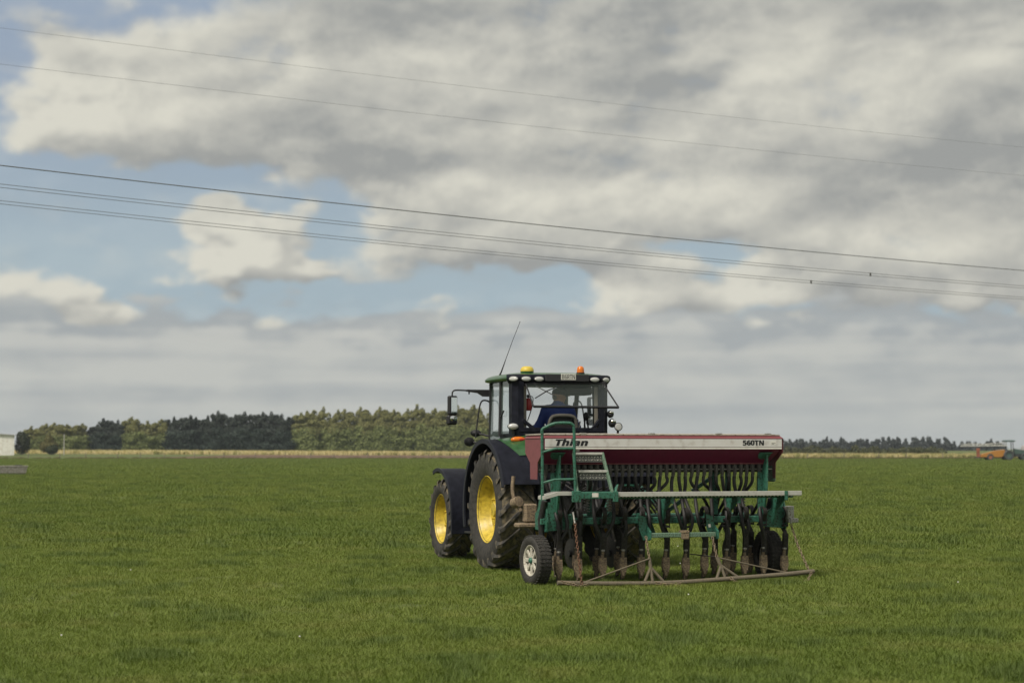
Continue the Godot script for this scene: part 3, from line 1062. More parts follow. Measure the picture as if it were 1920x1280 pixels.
func make_sprayer() -> void:
	var g := land(80.0, -300.0)
	var o := thing("boom_sprayer", "orange trailed crop sprayer with folded booms at the far edge of the paddock", "sprayer", Vector3(79.6, g, -300.0))
	var b := MB.new()
	b.prism(PackedVector2Array([Vector2(-1.6, 0.55), Vector2(1.75, 0.55), Vector2(2.3, 0.9), Vector2(2.35, 1.75), Vector2(1.0, 1.6), Vector2(-0.9, 1.15), Vector2(-1.5, 0.95)]), Vector3(0, 0, 0.85), Vector3.RIGHT, Vector3.UP, 1.7)
	part(o, "tank", b, M.sprayer_orange)
	b = MB.new()
	b.bar(Vector3(-2.4, 0.5, 0), Vector3(3.4, 0.5, 0), 0.7, 0.16)
	part(o, "chassis", b, M.far_dark)
	for z in [0.85, -0.85]:
		far_wheel(o, Vector3(-0.1, 0.55, z), 0.55, 0.35, M.sprayer_red)
	b = MB.new()
	b.bar(Vector3(-1.9, 0.5, 0), Vector3(-1.9, 2.0, 0), 0.5, 0.45)
	part(o, "mast", b, M.sprayer_red)
	for k in [[-1.0, "boom"], [1.0, "boom"]]:
		b = MB.new()
		var z: float = k[0] * 1.0
		for i in 6:
			var x := -4.6 + i * 1.2
			b.bar(Vector3(x, 2.75 + 0.1 * sin(i * 1.7), z), Vector3(x + 1.2, 2.55 + 0.08 * i, z), 0.05, 0.05)
			b.bar(Vector3(x, 2.35, z), Vector3(x + 1.2, 2.75, z), 0.04, 0.04)
		b.bar(Vector3(-4.6, 2.35, z), Vector3(2.8, 2.45, z), 0.08, 0.1)
		part(o, "boom", b, M.boom_white)
	b = MB.new()
	b.bar(Vector3(2.6, 0.7, 0.5), Vector3(2.6, 1.8, 0.5), 0.08, 0.08)
	b.bar(Vector3(1.0, 1.75, 0.5), Vector3(2.6, 1.8, 0.5), 0.06, 0.06)
	part(o, "railing", b, M.boom_white)
	# the tractor that pulls it
	var t := thing("distant_tractor", "small dark tractor hitched in front of the orange sprayer", "tractor", Vector3(83.2, g, -300.0))
	b = MB.new()
	b.prism(PackedVector2Array([Vector2(-0.75, 1.25), Vector2(0.75, 1.25), Vector2(0.7, 1.5), Vector2(-0.7, 1.5)]), Vector3(-0.4, 0, 0.75), Vector3.RIGHT, Vector3.UP, 1.5)
	b.rings([[0.6, -0.9, 2.7, -0.3, 0.3], [1.2, -0.9, 2.7, -0.35, 0.35]])
	part(t, "chassis", b, M.far_dark)
	b = MB.new()
	b.prism(PackedVector2Array([Vector2(0.4, 1.1), Vector2(2.75, 1.0), Vector2(2.7, 1.55), Vector2(0.4, 1.95)]), Vector3(0, 0, 0.38), Vector3.RIGHT, Vector3.UP, 0.76)
	part(t, "bonnet", b, M.far_green)
	for z in [0.66, -0.66]:
		for x in [-1.05, 0.25]:
			b = MB.new()
			b.bar(Vector3(x, 1.45, z), Vector3(x * 0.85 - 0.05, 3.1, z * 0.92), 0.1, 0.1)
			part(t, "cab_post", b, M.far_dark)
		far_wheel(t, Vector3(-0.65, 0.85, z * 1.4), 0.85, 0.5, M.far_green)
		far_wheel(t, Vector3(2.0, 0.6, z * 1.3), 0.6, 0.4, M.far_green)
	b = MB.new()
	b.rings([[3.08, -1.25, 0.45, -0.8, 0.8], [3.2, -1.32, 0.55, -0.86, 0.86], [3.36, -1.15, 0.35, -0.7, 0.7]])
	part(t, "cab_roof", b, M.far_green)
	b = MB.new()
	b.quad(Vector3(-1.05, 1.6, 0.6), Vector3(0.2, 1.6, 0.6), Vector3(0.15, 3.05, 0.57), Vector3(-0.95, 3.05, 0.57))
	part(t, "side_window", b, M.clear_glass)
	# a water tanker parked just ahead of it
	var k := thing("white_water_tank", "pale water tank on a trailer parked ahead of the small dark tractor", "tank", Vector3(87.6, g, -303.0))
	b = MB.new()
	b.lathe([Vector2(0.0, -2.2), Vector2(0.7, -2.15), Vector2(0.95, -2.0), Vector2(0.95, 2.0), Vector2(0.7, 2.15), Vector2(0.0, 2.2)], Vector3(0.4, 1.55, 0), Vector3.RIGHT, 20)
	part(k, "barrel", b, M.tank_white)
	b = MB.new()
	b.box(Vector3(0.4, 0.55, 0), Vector3(4.6, 0.18, 1.0))
	b.box(Vector3(-1.2, 0.72, 0), Vector3(0.2, 0.4, 1.2))
	b.box(Vector3(1.9, 0.72, 0), Vector3(0.2, 0.4, 1.2))
	part(k, "frame", b, M.far_dark)
	for z in [0.8, -0.8]:
		far_wheel(k, Vector3(0.2, 0.42, z), 0.42, 0.3, M.boom_white)

# ---------------------------------------------------------------- tractor (x right, y up, z to the rear; origin on the ground under the rear axle)
# a tractor wheel: axle along x, dished rim open to the side given
func ag_wheel(parent: Node, called: String, at: Vector3, rad: float, half: float, rim: float, side: float, lugs: int, turn := 0.0) -> void:
	var o := group_part(parent, called, at)
	o.rotation.y = turn
	var b := MB.new()
	var core := rad - 0.05
	var wall := (core - rim)
	b.lathe([Vector2(rim - 0.01, -half * 0.8), Vector2(rim + 0.02, -half * 0.86), Vector2(rim + wall * 0.3, -half * 1.03), Vector2(rim + wall * 0.62, -half * 1.06), Vector2(rim + wall * 0.85, -half * 1.0), Vector2(core - 0.015, -half * 0.9), Vector2(core, -half * 0.6),
		Vector2(core + 0.005, 0.0), Vector2(core, half * 0.6), Vector2(core - 0.015, half * 0.9), Vector2(rim + wall * 0.85, half * 1.0), Vector2(rim + wall * 0.62, half * 1.06), Vector2(rim + wall * 0.3, half * 1.03), Vector2(rim + 0.02, half * 0.86), Vector2(rim - 0.01, half * 0.8)], Vector3.ZERO, Vector3.RIGHT, 56)
	part(o, "tyre", b, M.rubber)
	b = MB.new()
	b.lathe([Vector2(core - 0.02, -half * 0.93), Vector2(core + 0.002, -half * 0.78), Vector2(core + 0.008, -half * 0.4), Vector2(core + 0.011, 0.0), Vector2(core + 0.008, half * 0.4), Vector2(core + 0.002, half * 0.78), Vector2(core - 0.02, half * 0.93)], Vector3.ZERO, Vector3.RIGHT, 56)
	part(o, "packed_mud", b, M.packed_mud)
	# chevron lugs, the point of each pair up as seen from behind
	b = MB.new()
	for s in [-1.0, 1.0]:
		for i in lugs:
			var a0: float = TAU * (i + (0.5 if s > 0 else 0.0)) / lugs
			var n := 5
			var prev := []
			for k in n + 1:
				var t := float(k) / n
				var x: float = s * lerpf(-0.015, half * 1.05, t)
				var a := a0 - (0.30 * t + 0.06 * t * t) * 0.92 / rad
				var lean := maxf(0.0, t - 0.84) / 0.16
				var r1 := rad - lean * 0.05
				var r0 := core - 0.02 - lean * 0.09
				var w := lerpf(0.026, 0.042, t) * 0.92 / rad
				var q := []
				for c in [[r0, -w * 1.35], [r1, -w], [r1, w], [r0, w * 1.35]]:
					var aa: float = a + c[1]
					q.append(Vector3(x, sin(aa) * c[0], cos(aa) * c[0]))
				if k > 0:
					for j in 3:
						if s > 0:
							b.quad(prev[j + 1], prev[j], q[j], q[j + 1])
						else:
							b.quad(prev[j], prev[j + 1], q[j + 1], q[j])
				if k == n:
					if s > 0:
						b.quad(q[0], q[3], q[2], q[1])
					else:
						b.quad(q[0], q[1], q[2], q[3])
				if k == 0:
					if s > 0:
						b.quad(q[0], q[1], q[2], q[3])
					else:
						b.quad(q[3], q[2], q[1], q[0])
				prev = q
	part(o, "tread", b, M.tread_rubber)
	b = MB.new()
	var e := half * 0.82
	var prof := [Vector2(rim + 0.012, e + 0.012), Vector2(rim + 0.02, e), Vector2(rim + 0.004, e - 0.012)]
	b.lathe([Vector2(0.0, e * 0.30), Vector2(rim * 0.34, e * 0.30), Vector2(rim * 0.38, e * 0.24), Vector2(rim * 0.66, e * 0.16), Vector2(rim * 0.8, e * 0.2), Vector2(rim * 0.86, e * 0.42), Vector2(rim * 0.9, e * 0.52), Vector2(rim * 0.955, e * 0.78), Vector2(rim * 0.985, e * 0.97), Vector2(rim + 0.012, e + 0.016), Vector2(rim + 0.022, e + 0.006), Vector2(rim + 0.012, e - 0.02)], Vector3.ZERO, Vector3.RIGHT * side, 48)
	b.lathe([Vector2(rim + 0.012, -e - 0.016), Vector2(rim * 0.96, -e * 0.9), Vector2(rim * 0.9, -e * 0.5), Vector2(rim * 0.88, e * 0.1)], Vector3.ZERO, Vector3.RIGHT * side, 40)
	part(o, "rim", b, M.yellow_paint)
	b = MB.new()
	b.lathe([Vector2(0.0, e * 0.62), Vector2(rim * 0.2, e * 0.6), Vector2(rim * 0.24, e * 0.5), Vector2(rim * 0.26, e * 0.28)], Vector3.ZERO, Vector3.RIGHT * side, 20)
	for k in 10:
		var a := TAU * k / 10.0
		b.lathe([Vector2(0.0, 0.05), Vector2(0.016, 0.048), Vector2(0.018, 0.0)], Vector3(side * e * 0.2, sin(a) * rim * 0.5, cos(a) * rim * 0.5), Vector3.RIGHT * side, 6)
	part(o, "hub", b, M.yellow_paint)

func arc_shell(b: MB, c: Vector3, r0: float, r1: float, x0: float, x1: float, a0: float, a1: float, n := 24) -> void:
	# a curved sheet round an x axis, with thickness; angles in degrees from the rear, upwards
	for side in [[r1, false], [r0, true]]:
		var rows := []
		for i in n + 1:
			var a := deg_to_rad(lerpf(a0, a1, float(i) / n))
			rows.append(pts([c + Vector3(x0, sin(a) * side[0], cos(a) * side[0]), c + Vector3(x1, sin(a) * side[0], cos(a) * side[0])]))
		b.grid(rows, false, side[1])
	for i in n:
		var a := deg_to_rad(lerpf(a0, a1, float(i) / n))
		var e := deg_to_rad(lerpf(a0, a1, float(i + 1) / n))
		var p := Vector3(0, sin(a), cos(a))
		var q := Vector3(0, sin(e), cos(e))
		var l := Vector3(x0, 0, 0)
		var r := Vector3(x1, 0, 0)
		b.quad(c + l + p * r0, c + l + p * r1, c + l + q * r1, c + l + q * r0)
		b.quad(c + r + p * r1, c + r + p * r0, c + r + q * r0, c + r + q * r1)
	for k in [a0, a1]:
		var a := deg_to_rad(k)
		var p := Vector3(0, sin(a), cos(a))
		if k == a0:
			b.quad(c + Vector3(x0, 0, 0) + p * r0, c + Vector3(x1, 0, 0) + p * r0, c + Vector3(x1, 0, 0) + p * r1, c + Vector3(x0, 0, 0) + p * r1)
		else:
			b.quad(c + Vector3(x1, 0, 0) + p * r0, c + Vector3(x0, 0, 0) + p * r0, c + Vector3(x0, 0, 0) + p * r1, c + Vector3(x1, 0, 0) + p * r1)

func oval_ring(y: float, hx: float, z0: float, z1: float, pw: float, n := 40) -> PackedVector3Array:
	var out := PackedVector3Array()
	for k in n:
		var a := TAU * k / n
		var cx := signf(cos(a)) * pow(absf(cos(a)), pw)
		var sz := signf(sin(a)) * pow(absf(sin(a)), pw)
		out.push_back(Vector3(cx * hx, y, (z0 + z1) * 0.5 - sz * (z1 - z0) * 0.5))
	return out

func make_tractor(at: Vector3, turn: float) -> void:
	var t := thing("tractor", "green tractor with yellow wheel rims and an enclosed cab, pulling the seed drill", "tractor", at, turn)
	var b := MB.new()
	# wheels
	for s in [-1.0, 1.0]:
		ag_wheel(t, "rear_wheel", Vector3(s * 0.93, 0.915, 0), 0.925, 0.275, 0.5, s, 20)
		ag_wheel(t, "front_wheel", Vector3(s * 0.9, 0.665, -2.86), 0.675, 0.22, 0.4, s, 17)
	# chassis, gearbox, axles
	b.rings([[0.55, -0.26, 0.26, -3.3, 0.35], [0.75, -0.33, 0.33, -3.35, 0.45], [1.15, -0.3, 0.3, -3.3, 0.42]])
	b.lathe([Vector2(0.2, -0.75), Vector2(0.17, -0.4), Vector2(0.22, -0.2), Vector2(0.22, 0.2), Vector2(0.17, 0.4), Vector2(0.2, 0.75)], Vector3(0, 0.915, 0), Vector3.RIGHT, 16)
	b.lathe([Vector2(0.13, -0.75), Vector2(0.1, -0.3), Vector2(0.16, -0.1), Vector2(0.16, 0.1), Vector2(0.1, 0.3), Vector2(0.13, 0.75)], Vector3(0, 0.665, -2.86), Vector3.RIGHT, 14)
	part(t, "chassis", b, M.dark_metal)
	# bonnet
	b = MB.new()
	var rows := []
	for k in [[-1.3, 0.44, 1.12, 2.0], [-1.8, 0.44, 1.12, 1.98], [-2.6, 0.43, 1.1, 1.9], [-3.3, 0.41, 1.05, 1.78], [-3.6, 0.38, 1.0, 1.66], [-3.68, 0.3, 1.05, 1.5]]:
		var row := PackedVector3Array()
		for i in 13:
			var a := PI * i / 12.0
			var cx := signf(cos(a)) * pow(absf(cos(a)), 0.5)
			row.push_back(Vector3(cx * k[1], lerpf(k[2], k[3], pow(sin(a), 0.55)), k[0]))
		rows.append(row)
	b.grid(rows)
	part(t, "bonnet", b, M.green_paint)
	b = MB.new()
	b.box(Vector3(0, 1.25, -3.69), Vector3(0.56, 0.5, 0.05))
	part(t, "grille", b, M.black_plastic)
	# cab: base, posts, roof, windows
	b = MB.new()
	b.rings([[1.15, -0.62, 0.62, -1.35, 0.1], [1.75, -0.68, 0.68, -1.3, 0.14], [2.1, -0.72, 0.72, -1.25, 0.17], [2.125, -0.7, 0.7, -1.22, 0.15]], false)
	b.box(Vector3(0, 1.52, -0.6), Vector3(1.3, 0.06, 1.4))
	part(t, "cab_base", b, M.black_plastic)
	for s in [-1.0, 1.0]:
		b = MB.new()
		# rear corner post, broad, with the trim inside it
		b.prism(PackedVector2Array([Vector2(s * 0.79, -0.06), Vector2(s * 0.79, 0.1), Vector2(s * 0.71, 0.17), Vector2(s * 0.62, 0.17), Vector2(s * 0.62, 0.13), Vector2(s * 0.72, -0.06)]), Vector3(0, 2.92, 0), Vector3.RIGHT, Vector3.BACK, -0.86)
		part(t, "rear_post", b, M.fender_plastic)
		b = MB.new()
		b.bar(Vector3(s * 0.80, 2.04, -0.47), Vector3(s * 0.78, 2.92, -0.47), 0.05, 0.07, Vector3.BACK)
		part(t, "door_post", b, M.cab_black)
		b = MB.new()
		b.bar(Vector3(s * 0.70, 1.6, -1.3), Vector3(s * 0.74, 2.92, -1.12), 0.06, 0.06, Vector3.BACK)
		part(t, "front_post", b, M.cab_black)
		b = MB.new()
		b.quad(Vector3(s * 0.795, 2.08, -0.5), Vector3(s * 0.795, 2.08, -0.04), Vector3(s * 0.785, 2.9, -0.04), Vector3(s * 0.785, 2.9, -0.5))
		part(t, "side_window", b, M.cab_glass)
		b = MB.new()
		b.quad(Vector3(s * 0.73, 1.45, -1.28), Vector3(s * 0.80, 1.45, -0.5), Vector3(s * 0.785, 2.9, -0.5), Vector3(s * 0.745, 2.9, -1.12))
		part(t, "door", b, M.cab_glass)
		b = MB.new()
		b.tube(pts([Vector3(s * 0.81, 2.36, -0.42), Vector3(s * 0.83, 2.36, -0.3), Vector3(s * 0.815, 2.44, -0.24)]), 0.013, 6)
		part(t, "window_latch", b, M.cab_black)
	b = MB.new()
	b.quad(Vector3(-0.70, 1.9, -1.31), Vector3(0.70, 1.9, -1.31), Vector3(0.74, 2.9, -1.13), Vector3(-0.74, 2.9, -1.13))
	part(t, "windscreen", b, M.cab_glass)
	b = MB.new()
	b.box(Vector3(0, 2.14, 0.15), Vector3(1.42, 0.07, 0.06))
	b.bar(Vector3(-0.64, 2.3, 0.15), Vector3(-0.42, 2.13, 0.15), 0.05, 0.05, Vector3.BACK)
	b.bar(Vector3(0.64, 2.3, 0.15), Vector3(0.5, 2.13, 0.15), 0.05, 0.05, Vector3.BACK)
	part(t, "rear_sill", b, M.fender_plastic)
	for s in [-1.0, 1.0]:
		b = MB.new()
		b.prism(PackedVector2Array([Vector2(s * 0.715, -0.04), Vector2(s * 0.62, 0.12), Vector2(s * 0.56, 0.12), Vector2(s * 0.63, -0.04)]), Vector3(0, 2.86, 0), Vector3.RIGHT, Vector3.BACK, -0.7)
		part(t, "inner_trim", b, M.cab_trim)
	# roof
	b = MB.new()
	rows = [oval_ring(2.9, 0.8, -1.3, 0.14, 0.3), oval_ring(2.915, 0.85, -1.36, 0.18, 0.3), oval_ring(2.95, 0.865, -1.37, 0.195, 0.32), oval_ring(2.985, 0.84, -1.3, 0.18, 0.36), oval_ring(3.012, 0.78, -1.15, 0.12, 0.42), oval_ring(3.035, 0.62, -0.9, 0.0, 0.5), oval_ring(3.045, 0.3, -0.6, -0.2, 0.6), oval_ring(3.046, 0.01, -0.42, -0.4, 1.0)]
	b.grid(rows, true)
	var roof := part(t, "roof", b, M.green_paint)
	b = MB.new()
	b.box(Vector3(0, 2.875, -0.56), Vector3(1.5, 0.06, 1.36), Basis(), 0.02)
	part(t, "headliner", b, M.cab_black)
	b = MB.new()
	b.box(Vector3(0, 2.85, 0.11), Vector3(1.28, 0.066, 0.06), Basis(), 0.015)
	part(t, "rear_header", b, M.cab_black)
	# dark lamp visor round the back of the roof
	b = MB.new()
	rows = []
	for k in [[2.845, 0.775, 0.13], [2.865, 0.83, 0.19], [2.93, 0.868, 0.225], [2.985, 0.862, 0.205], [3.0, 0.84, 0.17]]:
		var row := PackedVector3Array()
		for i in 27:
			var u := lerpf(-1.0, 1.0, i / 26.0)
			var a := u * 1.45
			var x: float = signf(sin(a)) * pow(absf(sin(a)), 0.62) * k[1]
			var z: float = k[2] - 0.34 * (1.0 - pow(cos(a), 0.35))
			row.push_back(Vector3(x, k[0], z))
		rows.append(row)
	b.grid(rows)
	part(roof, "rear_visor", b, M.fender_plastic)
	b = MB.new()
	b.box(Vector3(0.07, 2.945, 0.235), Vector3(0.72, 0.115, 0.03), Basis(Vector3.RIGHT, -0.08), 0.012)
	part(roof, "plate_panel", b, M.cab_black)
	for x in [-0.785, -0.60, -0.39, 0.53, 0.735]:
		var lo := group_part(roof, "work_lamp", Vector3(x, 2.925, 0.222 if absf(x) < 0.7 else 0.17))
		lo.rotation.y = -0.75 if x < -0.7 else (0.5 if x > 0.7 else 0.0)
		b = MB.new()
		b.ball(Vector3.ZERO, Vector3(0.088, 0.046, 0.022))
		part(lo, "bezel", b, M.cab_black)
		b = MB.new()
		b.ball(Vector3(0, 0, 0.01), Vector3(0.076, 0.036, 0.02))
		part(lo, "lens", b, M.lamp_lens)
	var pl := group_part(t, "number_plate", Vector3(0.085, 2.962, 0.254))
	b = MB.new()
	b.box(Vector3.ZERO, Vector3(0.245, 0.095, 0.006), Basis(), 0.002)
	part(pl, "plate", b, M.plate_white)
	lettering(pl, "characters", "B6RTN", Vector3(0, 0, 0.0035), 0.07, 0.212, M.ink, 0.0, 500)
	# globe, beacon, aerial
	b = MB.new()
	b.lathe([Vector2(0.0, 0.098), Vector2(0.05, 0.096), Vector2(0.085, 0.082), Vector2(0.104, 0.045), Vector2(0.106, 0.018)], Vector3(-0.49, 3.035, -0.06), Vector3.UP, 24)
	var gp := part(t, "receiver_dome", b, M.globe_yellow)
	b = MB.new()
	b.lathe([Vector2(0.106, 0.018), Vector2(0.1, -0.02)], Vector3(-0.49, 3.035, -0.06), Vector3.UP, 24)
	part(gp, "skirt", b, M.green_paint)
	b = MB.new()
	b.lathe([Vector2(0.0, 0.125), Vector2(0.03, 0.12), Vector2(0.05, 0.1), Vector2(0.058, 0.06), Vector2(0.058, 0.02)], Vector3(0.37, 3.02, 0.02), Vector3.UP, 20)
	var bc := part(t, "beacon", b, M.amber)
	b = MB.new()
	b.lathe([Vector2(0.066, 0.022), Vector2(0.066, -0.01)], Vector3(0.37, 3.02, 0.02), Vector3.UP, 20)
	part(bc, "base", b, M.cab_black)
	b = MB.new()
	b.tube(pts([Vector3(-0.77, 2.99, -0.62), Vector3(-0.735, 3.07, -0.61), Vector3(-0.66, 3.28, -0.6), Vector3(-0.56, 3.56, -0.58), Vector3(-0.445, 3.86, -0.55)]), [0.017, 0.012, 0.0055, 0.0045, 0.004], 6)
	b.ball(Vector3(-0.445, 3.862, -0.55), Vector3(0.008, 0.008, 0.008), Basis(), 8, 6)
	part(t, "aerial", b, M.cab_black)
	# rear window, swung up on its hinges
	var w := group_part(t, "rear_window")
	var h0 := Vector3(-0.6, 2.85, 0.2)
	var h1 := Vector3(0.68, 2.87, 0.2)
	var k0 := Vector3(-0.64, 2.487, 0.7)
	var k1 := Vector3(0.745, 2.483, 0.7)
	b = MB.new()
	b.tube(pts([h0, k0]), 0.013, 6)
	b.tube(pts([h1, k1]), 0.013, 6)
	b.tube(pts([k0, k1]), 0.02, 8)
	b.tube(pts([h0, h1]), 0.014, 6)
	part(w, "frame", b, M.cab_black)
	b = MB.new()
	b.quad(k0, k1, h1, h0)
	part(w, "pane", b, M.clear_glass)
	b = MB.new()
	b.tube(pts([Vector3(-0.45, 2.83, 0.17), Vector3(-0.22, 2.66, 0.47)]), 0.009, 6)
	b.tube(pts([Vector3(-0.56, 2.62, 0.55), Vector3(-0.3, 2.74, 0.36), Vector3(0.05, 2.86, 0.2)]), 0.009, 6)
	part(w, "stay", b, M.cab_black)
	b = MB.new()
	b.box(Vector3(0.69, 2.85, 0.21), Vector3(0.06, 0.09, 0.06))
	part(w, "hinge", b, M.cab_black)
	# inside the cab
	var st := group_part(t, "seat", Vector3(0.06, 0, 0.06))
	b = MB.new()
	b.box(Vector3(0, 1.8, -0.37), Vector3(0.52, 0.13, 0.5), Basis(), 0.04)
	b.box(Vector3(0, 1.62, -0.37), Vector3(0.34, 0.24, 0.36), Basis(), 0.02)
	part(st, "cushion", b, M.seat_dark)
	b = MB.new()
	rows = []
	for k in [[1.84, 0.24, 0.05], [1.95, 0.25, 0.07], [2.1, 0.245, 0.08], [2.25, 0.225, 0.07], [2.33, 0.2, 0.06], [2.365, 0.15, 0.035], [2.37, 0.05, 0.01]]:
		var row := PackedVector3Array()
		for i in 24:
			var a := TAU * i / 24.0
			row.push_back(Vector3(signf(cos(a)) * pow(absf(cos(a)), 0.5) * k[1], k[0], -0.12 + (k[0] - 1.84) * 0.12 - sin(a) * k[2]))
		rows.append(row)
	b.grid(rows, true)
	part(st, "backrest", b, M.seat_dark)
	b = MB.new()
	b.tube(curve([Vector3(-0.24, 2.1, -0.03), Vector3(-0.225, 2.24, 0.0), Vector3(-0.17, 2.345, 0.01), Vector3(0, 2.365, 0.01), Vector3(0.17, 2.345, 0.01), Vector3(0.225, 2.24, 0.0), Vector3(0.24, 2.1, -0.03)]), 0.03, 8)
	part(st, "backrest_edge", b, M.seat_cloth)
	b = MB.new()
	b.box(Vector3(0.33, 2.06, -0.42), Vector3(0.13, 0.08, 0.5), Basis(), 0.02)
	b.box(Vector3(0.34, 1.85, -0.4), Vector3(0.1, 0.36, 0.3), Basis(), 0.02)
	part(st, "armrest", b, M.seat_dark)
	var sw := group_part(t, "steering_wheel", Vector3(0.03, 2.1, -0.86))
	b = MB.new()
	var ring := PackedVector3Array()
	var sb := Basis(Vector3.RIGHT, deg_to_rad(38.0))
	for i in 33:
		var a := TAU * i / 32.0
		ring.push_back(sb * Vector3(cos(a) * 0.21, 0, sin(a) * 0.21))
	b.tube(ring, 0.017, 8, false)
	for i in 3:
		var a := TAU * i / 3.0 + 0.5
		b.tube(pts([Vector3.ZERO, sb * Vector3(cos(a) * 0.2, 0, sin(a) * 0.2)]), 0.013, 6)
	part(sw, "rim", b, M.cab_black)
	b = MB.new()
	b.tube(pts([Vector3(0, 0, 0), Vector3(0, -0.5, -0.2)]), [0.05, 0.08], 10)
	part(sw, "column", b, M.cab_black)
	b = MB.new()
	b.rings([[1.55, -0.34, 0.34, -1.26, -1.02], [1.95, -0.3, 0.3, -1.25, -1.04], [2.06, -0.2, 0.2, -1.22, -1.08]])
	part(t, "dashboard", b, M.cab_black)
	b = MB.new()
	b.rings([[1.55, 0.44, 0.68, -1.0, 0.05], [1.9, 0.46, 0.69, -0.95, 0.05], [2.03, 0.48, 0.69, -0.6, 0.05]])
	part(t, "side_console", b, M.cab_black)
	for k in [[0.56, 2.42, -0.9, 0.19, 0.16], [0.5, 2.22, -0.62, 0.15, 0.2]]:
		var mo := group_part(t, "monitor", Vector3(k[0], k[1], k[2]))
		b = MB.new()
		b.box(Vector3.ZERO, Vector3(k[3], k[4], 0.04), Basis(Vector3.UP, 0.3), 0.01)
		part(mo, "housing", b, M.cab_black)
		b = MB.new()
		b.tube(pts([Vector3(0, -0.05, 0), Vector3(0.06, -0.45, 0.04)]), 0.013, 6)
		part(mo, "stalk", b, M.cab_black)
	b = MB.new()
	b.ball(Vector3(0.56, 2.36, -0.25), Vector3(0.05, 0.07, 0.04))
	b.tube(pts([Vector3(0.54, 2.33, -0.25), Vector3(0.52, 2.04, -0.22)]), 0.014, 6)
	b.tube(pts([Vector3(0.58, 2.33, -0.25), Vector3(0.6, 2.04, -0.22)]), 0.014, 6)
	part(t, "control_grip", b, M.cab_black)
	b = MB.new()
	b.tube(pts([Vector3(0.36, 2.02, -0.1), Vector3(0.42, 2.28, -0.14)]), 0.012, 6)
	part(t, "lever", b, M.zinc)
	var fe := group_part(t, "fire_extinguisher", Vector3(-0.47, 2.44, -0.06))
	b = MB.new()
	b.lathe([Vector2(0.0, 0.2), Vector2(0.035, 0.19), Vector2(0.055, 0.165), Vector2(0.058, 0.02), Vector2(0.045, 0.0), Vector2(0.0, 0.0)], Vector3.ZERO, Vector3.UP, 16)
	part(fe, "cylinder", b, M.signal_red)
	b = MB.new()
	b.box(Vector3(0, 0.225, 0), Vector3(0.04, 0.05, 0.05))
	b.tube(curve([Vector3(0.02, 0.23, 0), Vector3(0.07, 0.2, 0.02), Vector3(0.05, 0.05, 0.03), Vector3(-0.02, -0.16, 0.02)]), 0.008, 6)
	part(fe, "valve", b, M.cab_black)
	b = MB.new()
	b.box(Vector3(0.45, 2.77, -0.5), Vector3(0.5, 0.14, 0.4), Basis(), 0.03)
	part(t, "roof_console", b, M.cab_black)
	# mudguards
	for s in [-1.0, 1.0]:
		var f := group_part(t, "rear_fender")
		b = MB.new()
		var xa: float = minf(s * 1.215, s * 0.64)
		var xb: float = maxf(s * 1.215, s * 0.64)
		arc_shell(b, Vector3(0, 0.915, 0), 1.045, 1.075, xa, xb, 22.0, 196.0, 40)
		part(f, "guard", b, M.fender_plastic)
		b = MB.new()
		xa = minf(s * 1.235, s * 1.205)
		xb = maxf(s * 1.235, s * 1.205)
		arc_shell(b, Vector3(0, 0.915, 0), 1.015, 1.085, xa, xb, 20.0, 197.0, 40)
		part(f, "edge_lip", b, M.black_plastic)
		b = MB.new()
		# inner side wall against the cab
		var poly := PackedVector2Array()
		for i in 21:
			var a := deg_to_rad(lerpf(24.0, 175.0, i / 20.0))
			poly.push_back(Vector2(cos(a) * 1.05, 0.915 + sin(a) * 1.05))
		poly.push_back(Vector2(-0.95, 0.9))
		poly.push_back(Vector2(0.7, 0.9))
		b.prism(poly, Vector3(s * 0.63 + 0.015, 0, 0), Vector3.BACK, Vector3.UP, 0.03)
		part(f, "inner_panel", b, M.black_plastic)
		b = MB.new()
		# green crown between guard and cab, broad at the cab and running to a point outwards
		rows = []
		for i in 15:
			var a := deg_to_rad(lerpf(50.0, 140.0, i / 14.0))
			var out := 1.0 - pow(absf(i / 14.0 - 0.42) / 0.58, 2.0)
			var row := PackedVector3Array()
			for j in 7:
				var q := j / 6.0
				var x: float = s * lerpf(0.60, 0.70 + 0.34 * maxf(out, 0.0), q)
				var r := 1.083 + 0.05 * (1.0 - q) * (1.0 - q) + 0.02 * (1.0 - q)
				row.push_back(Vector3(x, 0.915 + sin(a) * r, cos(a) * r))
			rows.append(row)
		b.grid(rows, false, s > 0)
		part(f, "crown_panel", b, M.green_paint)
		var tl := group_part(t, "tail_lamp", Vector3(s * 0.76, 1.985, 0.325))
		tl.rotation.x = -0.15
		b = MB.new()
		b.ball(Vector3.ZERO, Vector3(0.125, 0.05, 0.06))
		part(tl, "housing", b, M.amber)
		b = MB.new()
		b.ball(Vector3(0.03, -0.004, 0.012), Vector3(0.085, 0.034, 0.053))
		part(tl, "lens", b, M.tail_red)
		# front mudguards
		var g := group_part(t, "front_fender")
		b = MB.new()
		xa = minf(s * 1.14, s * 0.7)
		xb = maxf(s * 1.14, s * 0.7)
		arc_shell(b, Vector3(0, 0.665, -2.86), 0.825, 0.85, xa, xb, 0.0, 112.0, 26)
		b.box(Vector3(s * 0.92, 0.56, -2.86 + 0.838), Vector3(0.44, 0.23, 0.025))
		part(g, "guard", b, M.fender_plastic)
		b = MB.new()
		xa = minf(s * 1.155, s * 1.135)
		xb = maxf(s * 1.155, s * 1.135)
		arc_shell(b, Vector3(0, 0.665, -2.86), 0.80, 0.858, xa, xb, 0.0, 112.0, 26)
		b.box(Vector3(s * 1.145, 0.555, -2.86 + 0.83), Vector3(0.02, 0.22, 0.058))
		part(g, "edge_lip", b, M.black_plastic)
		b = MB.new()
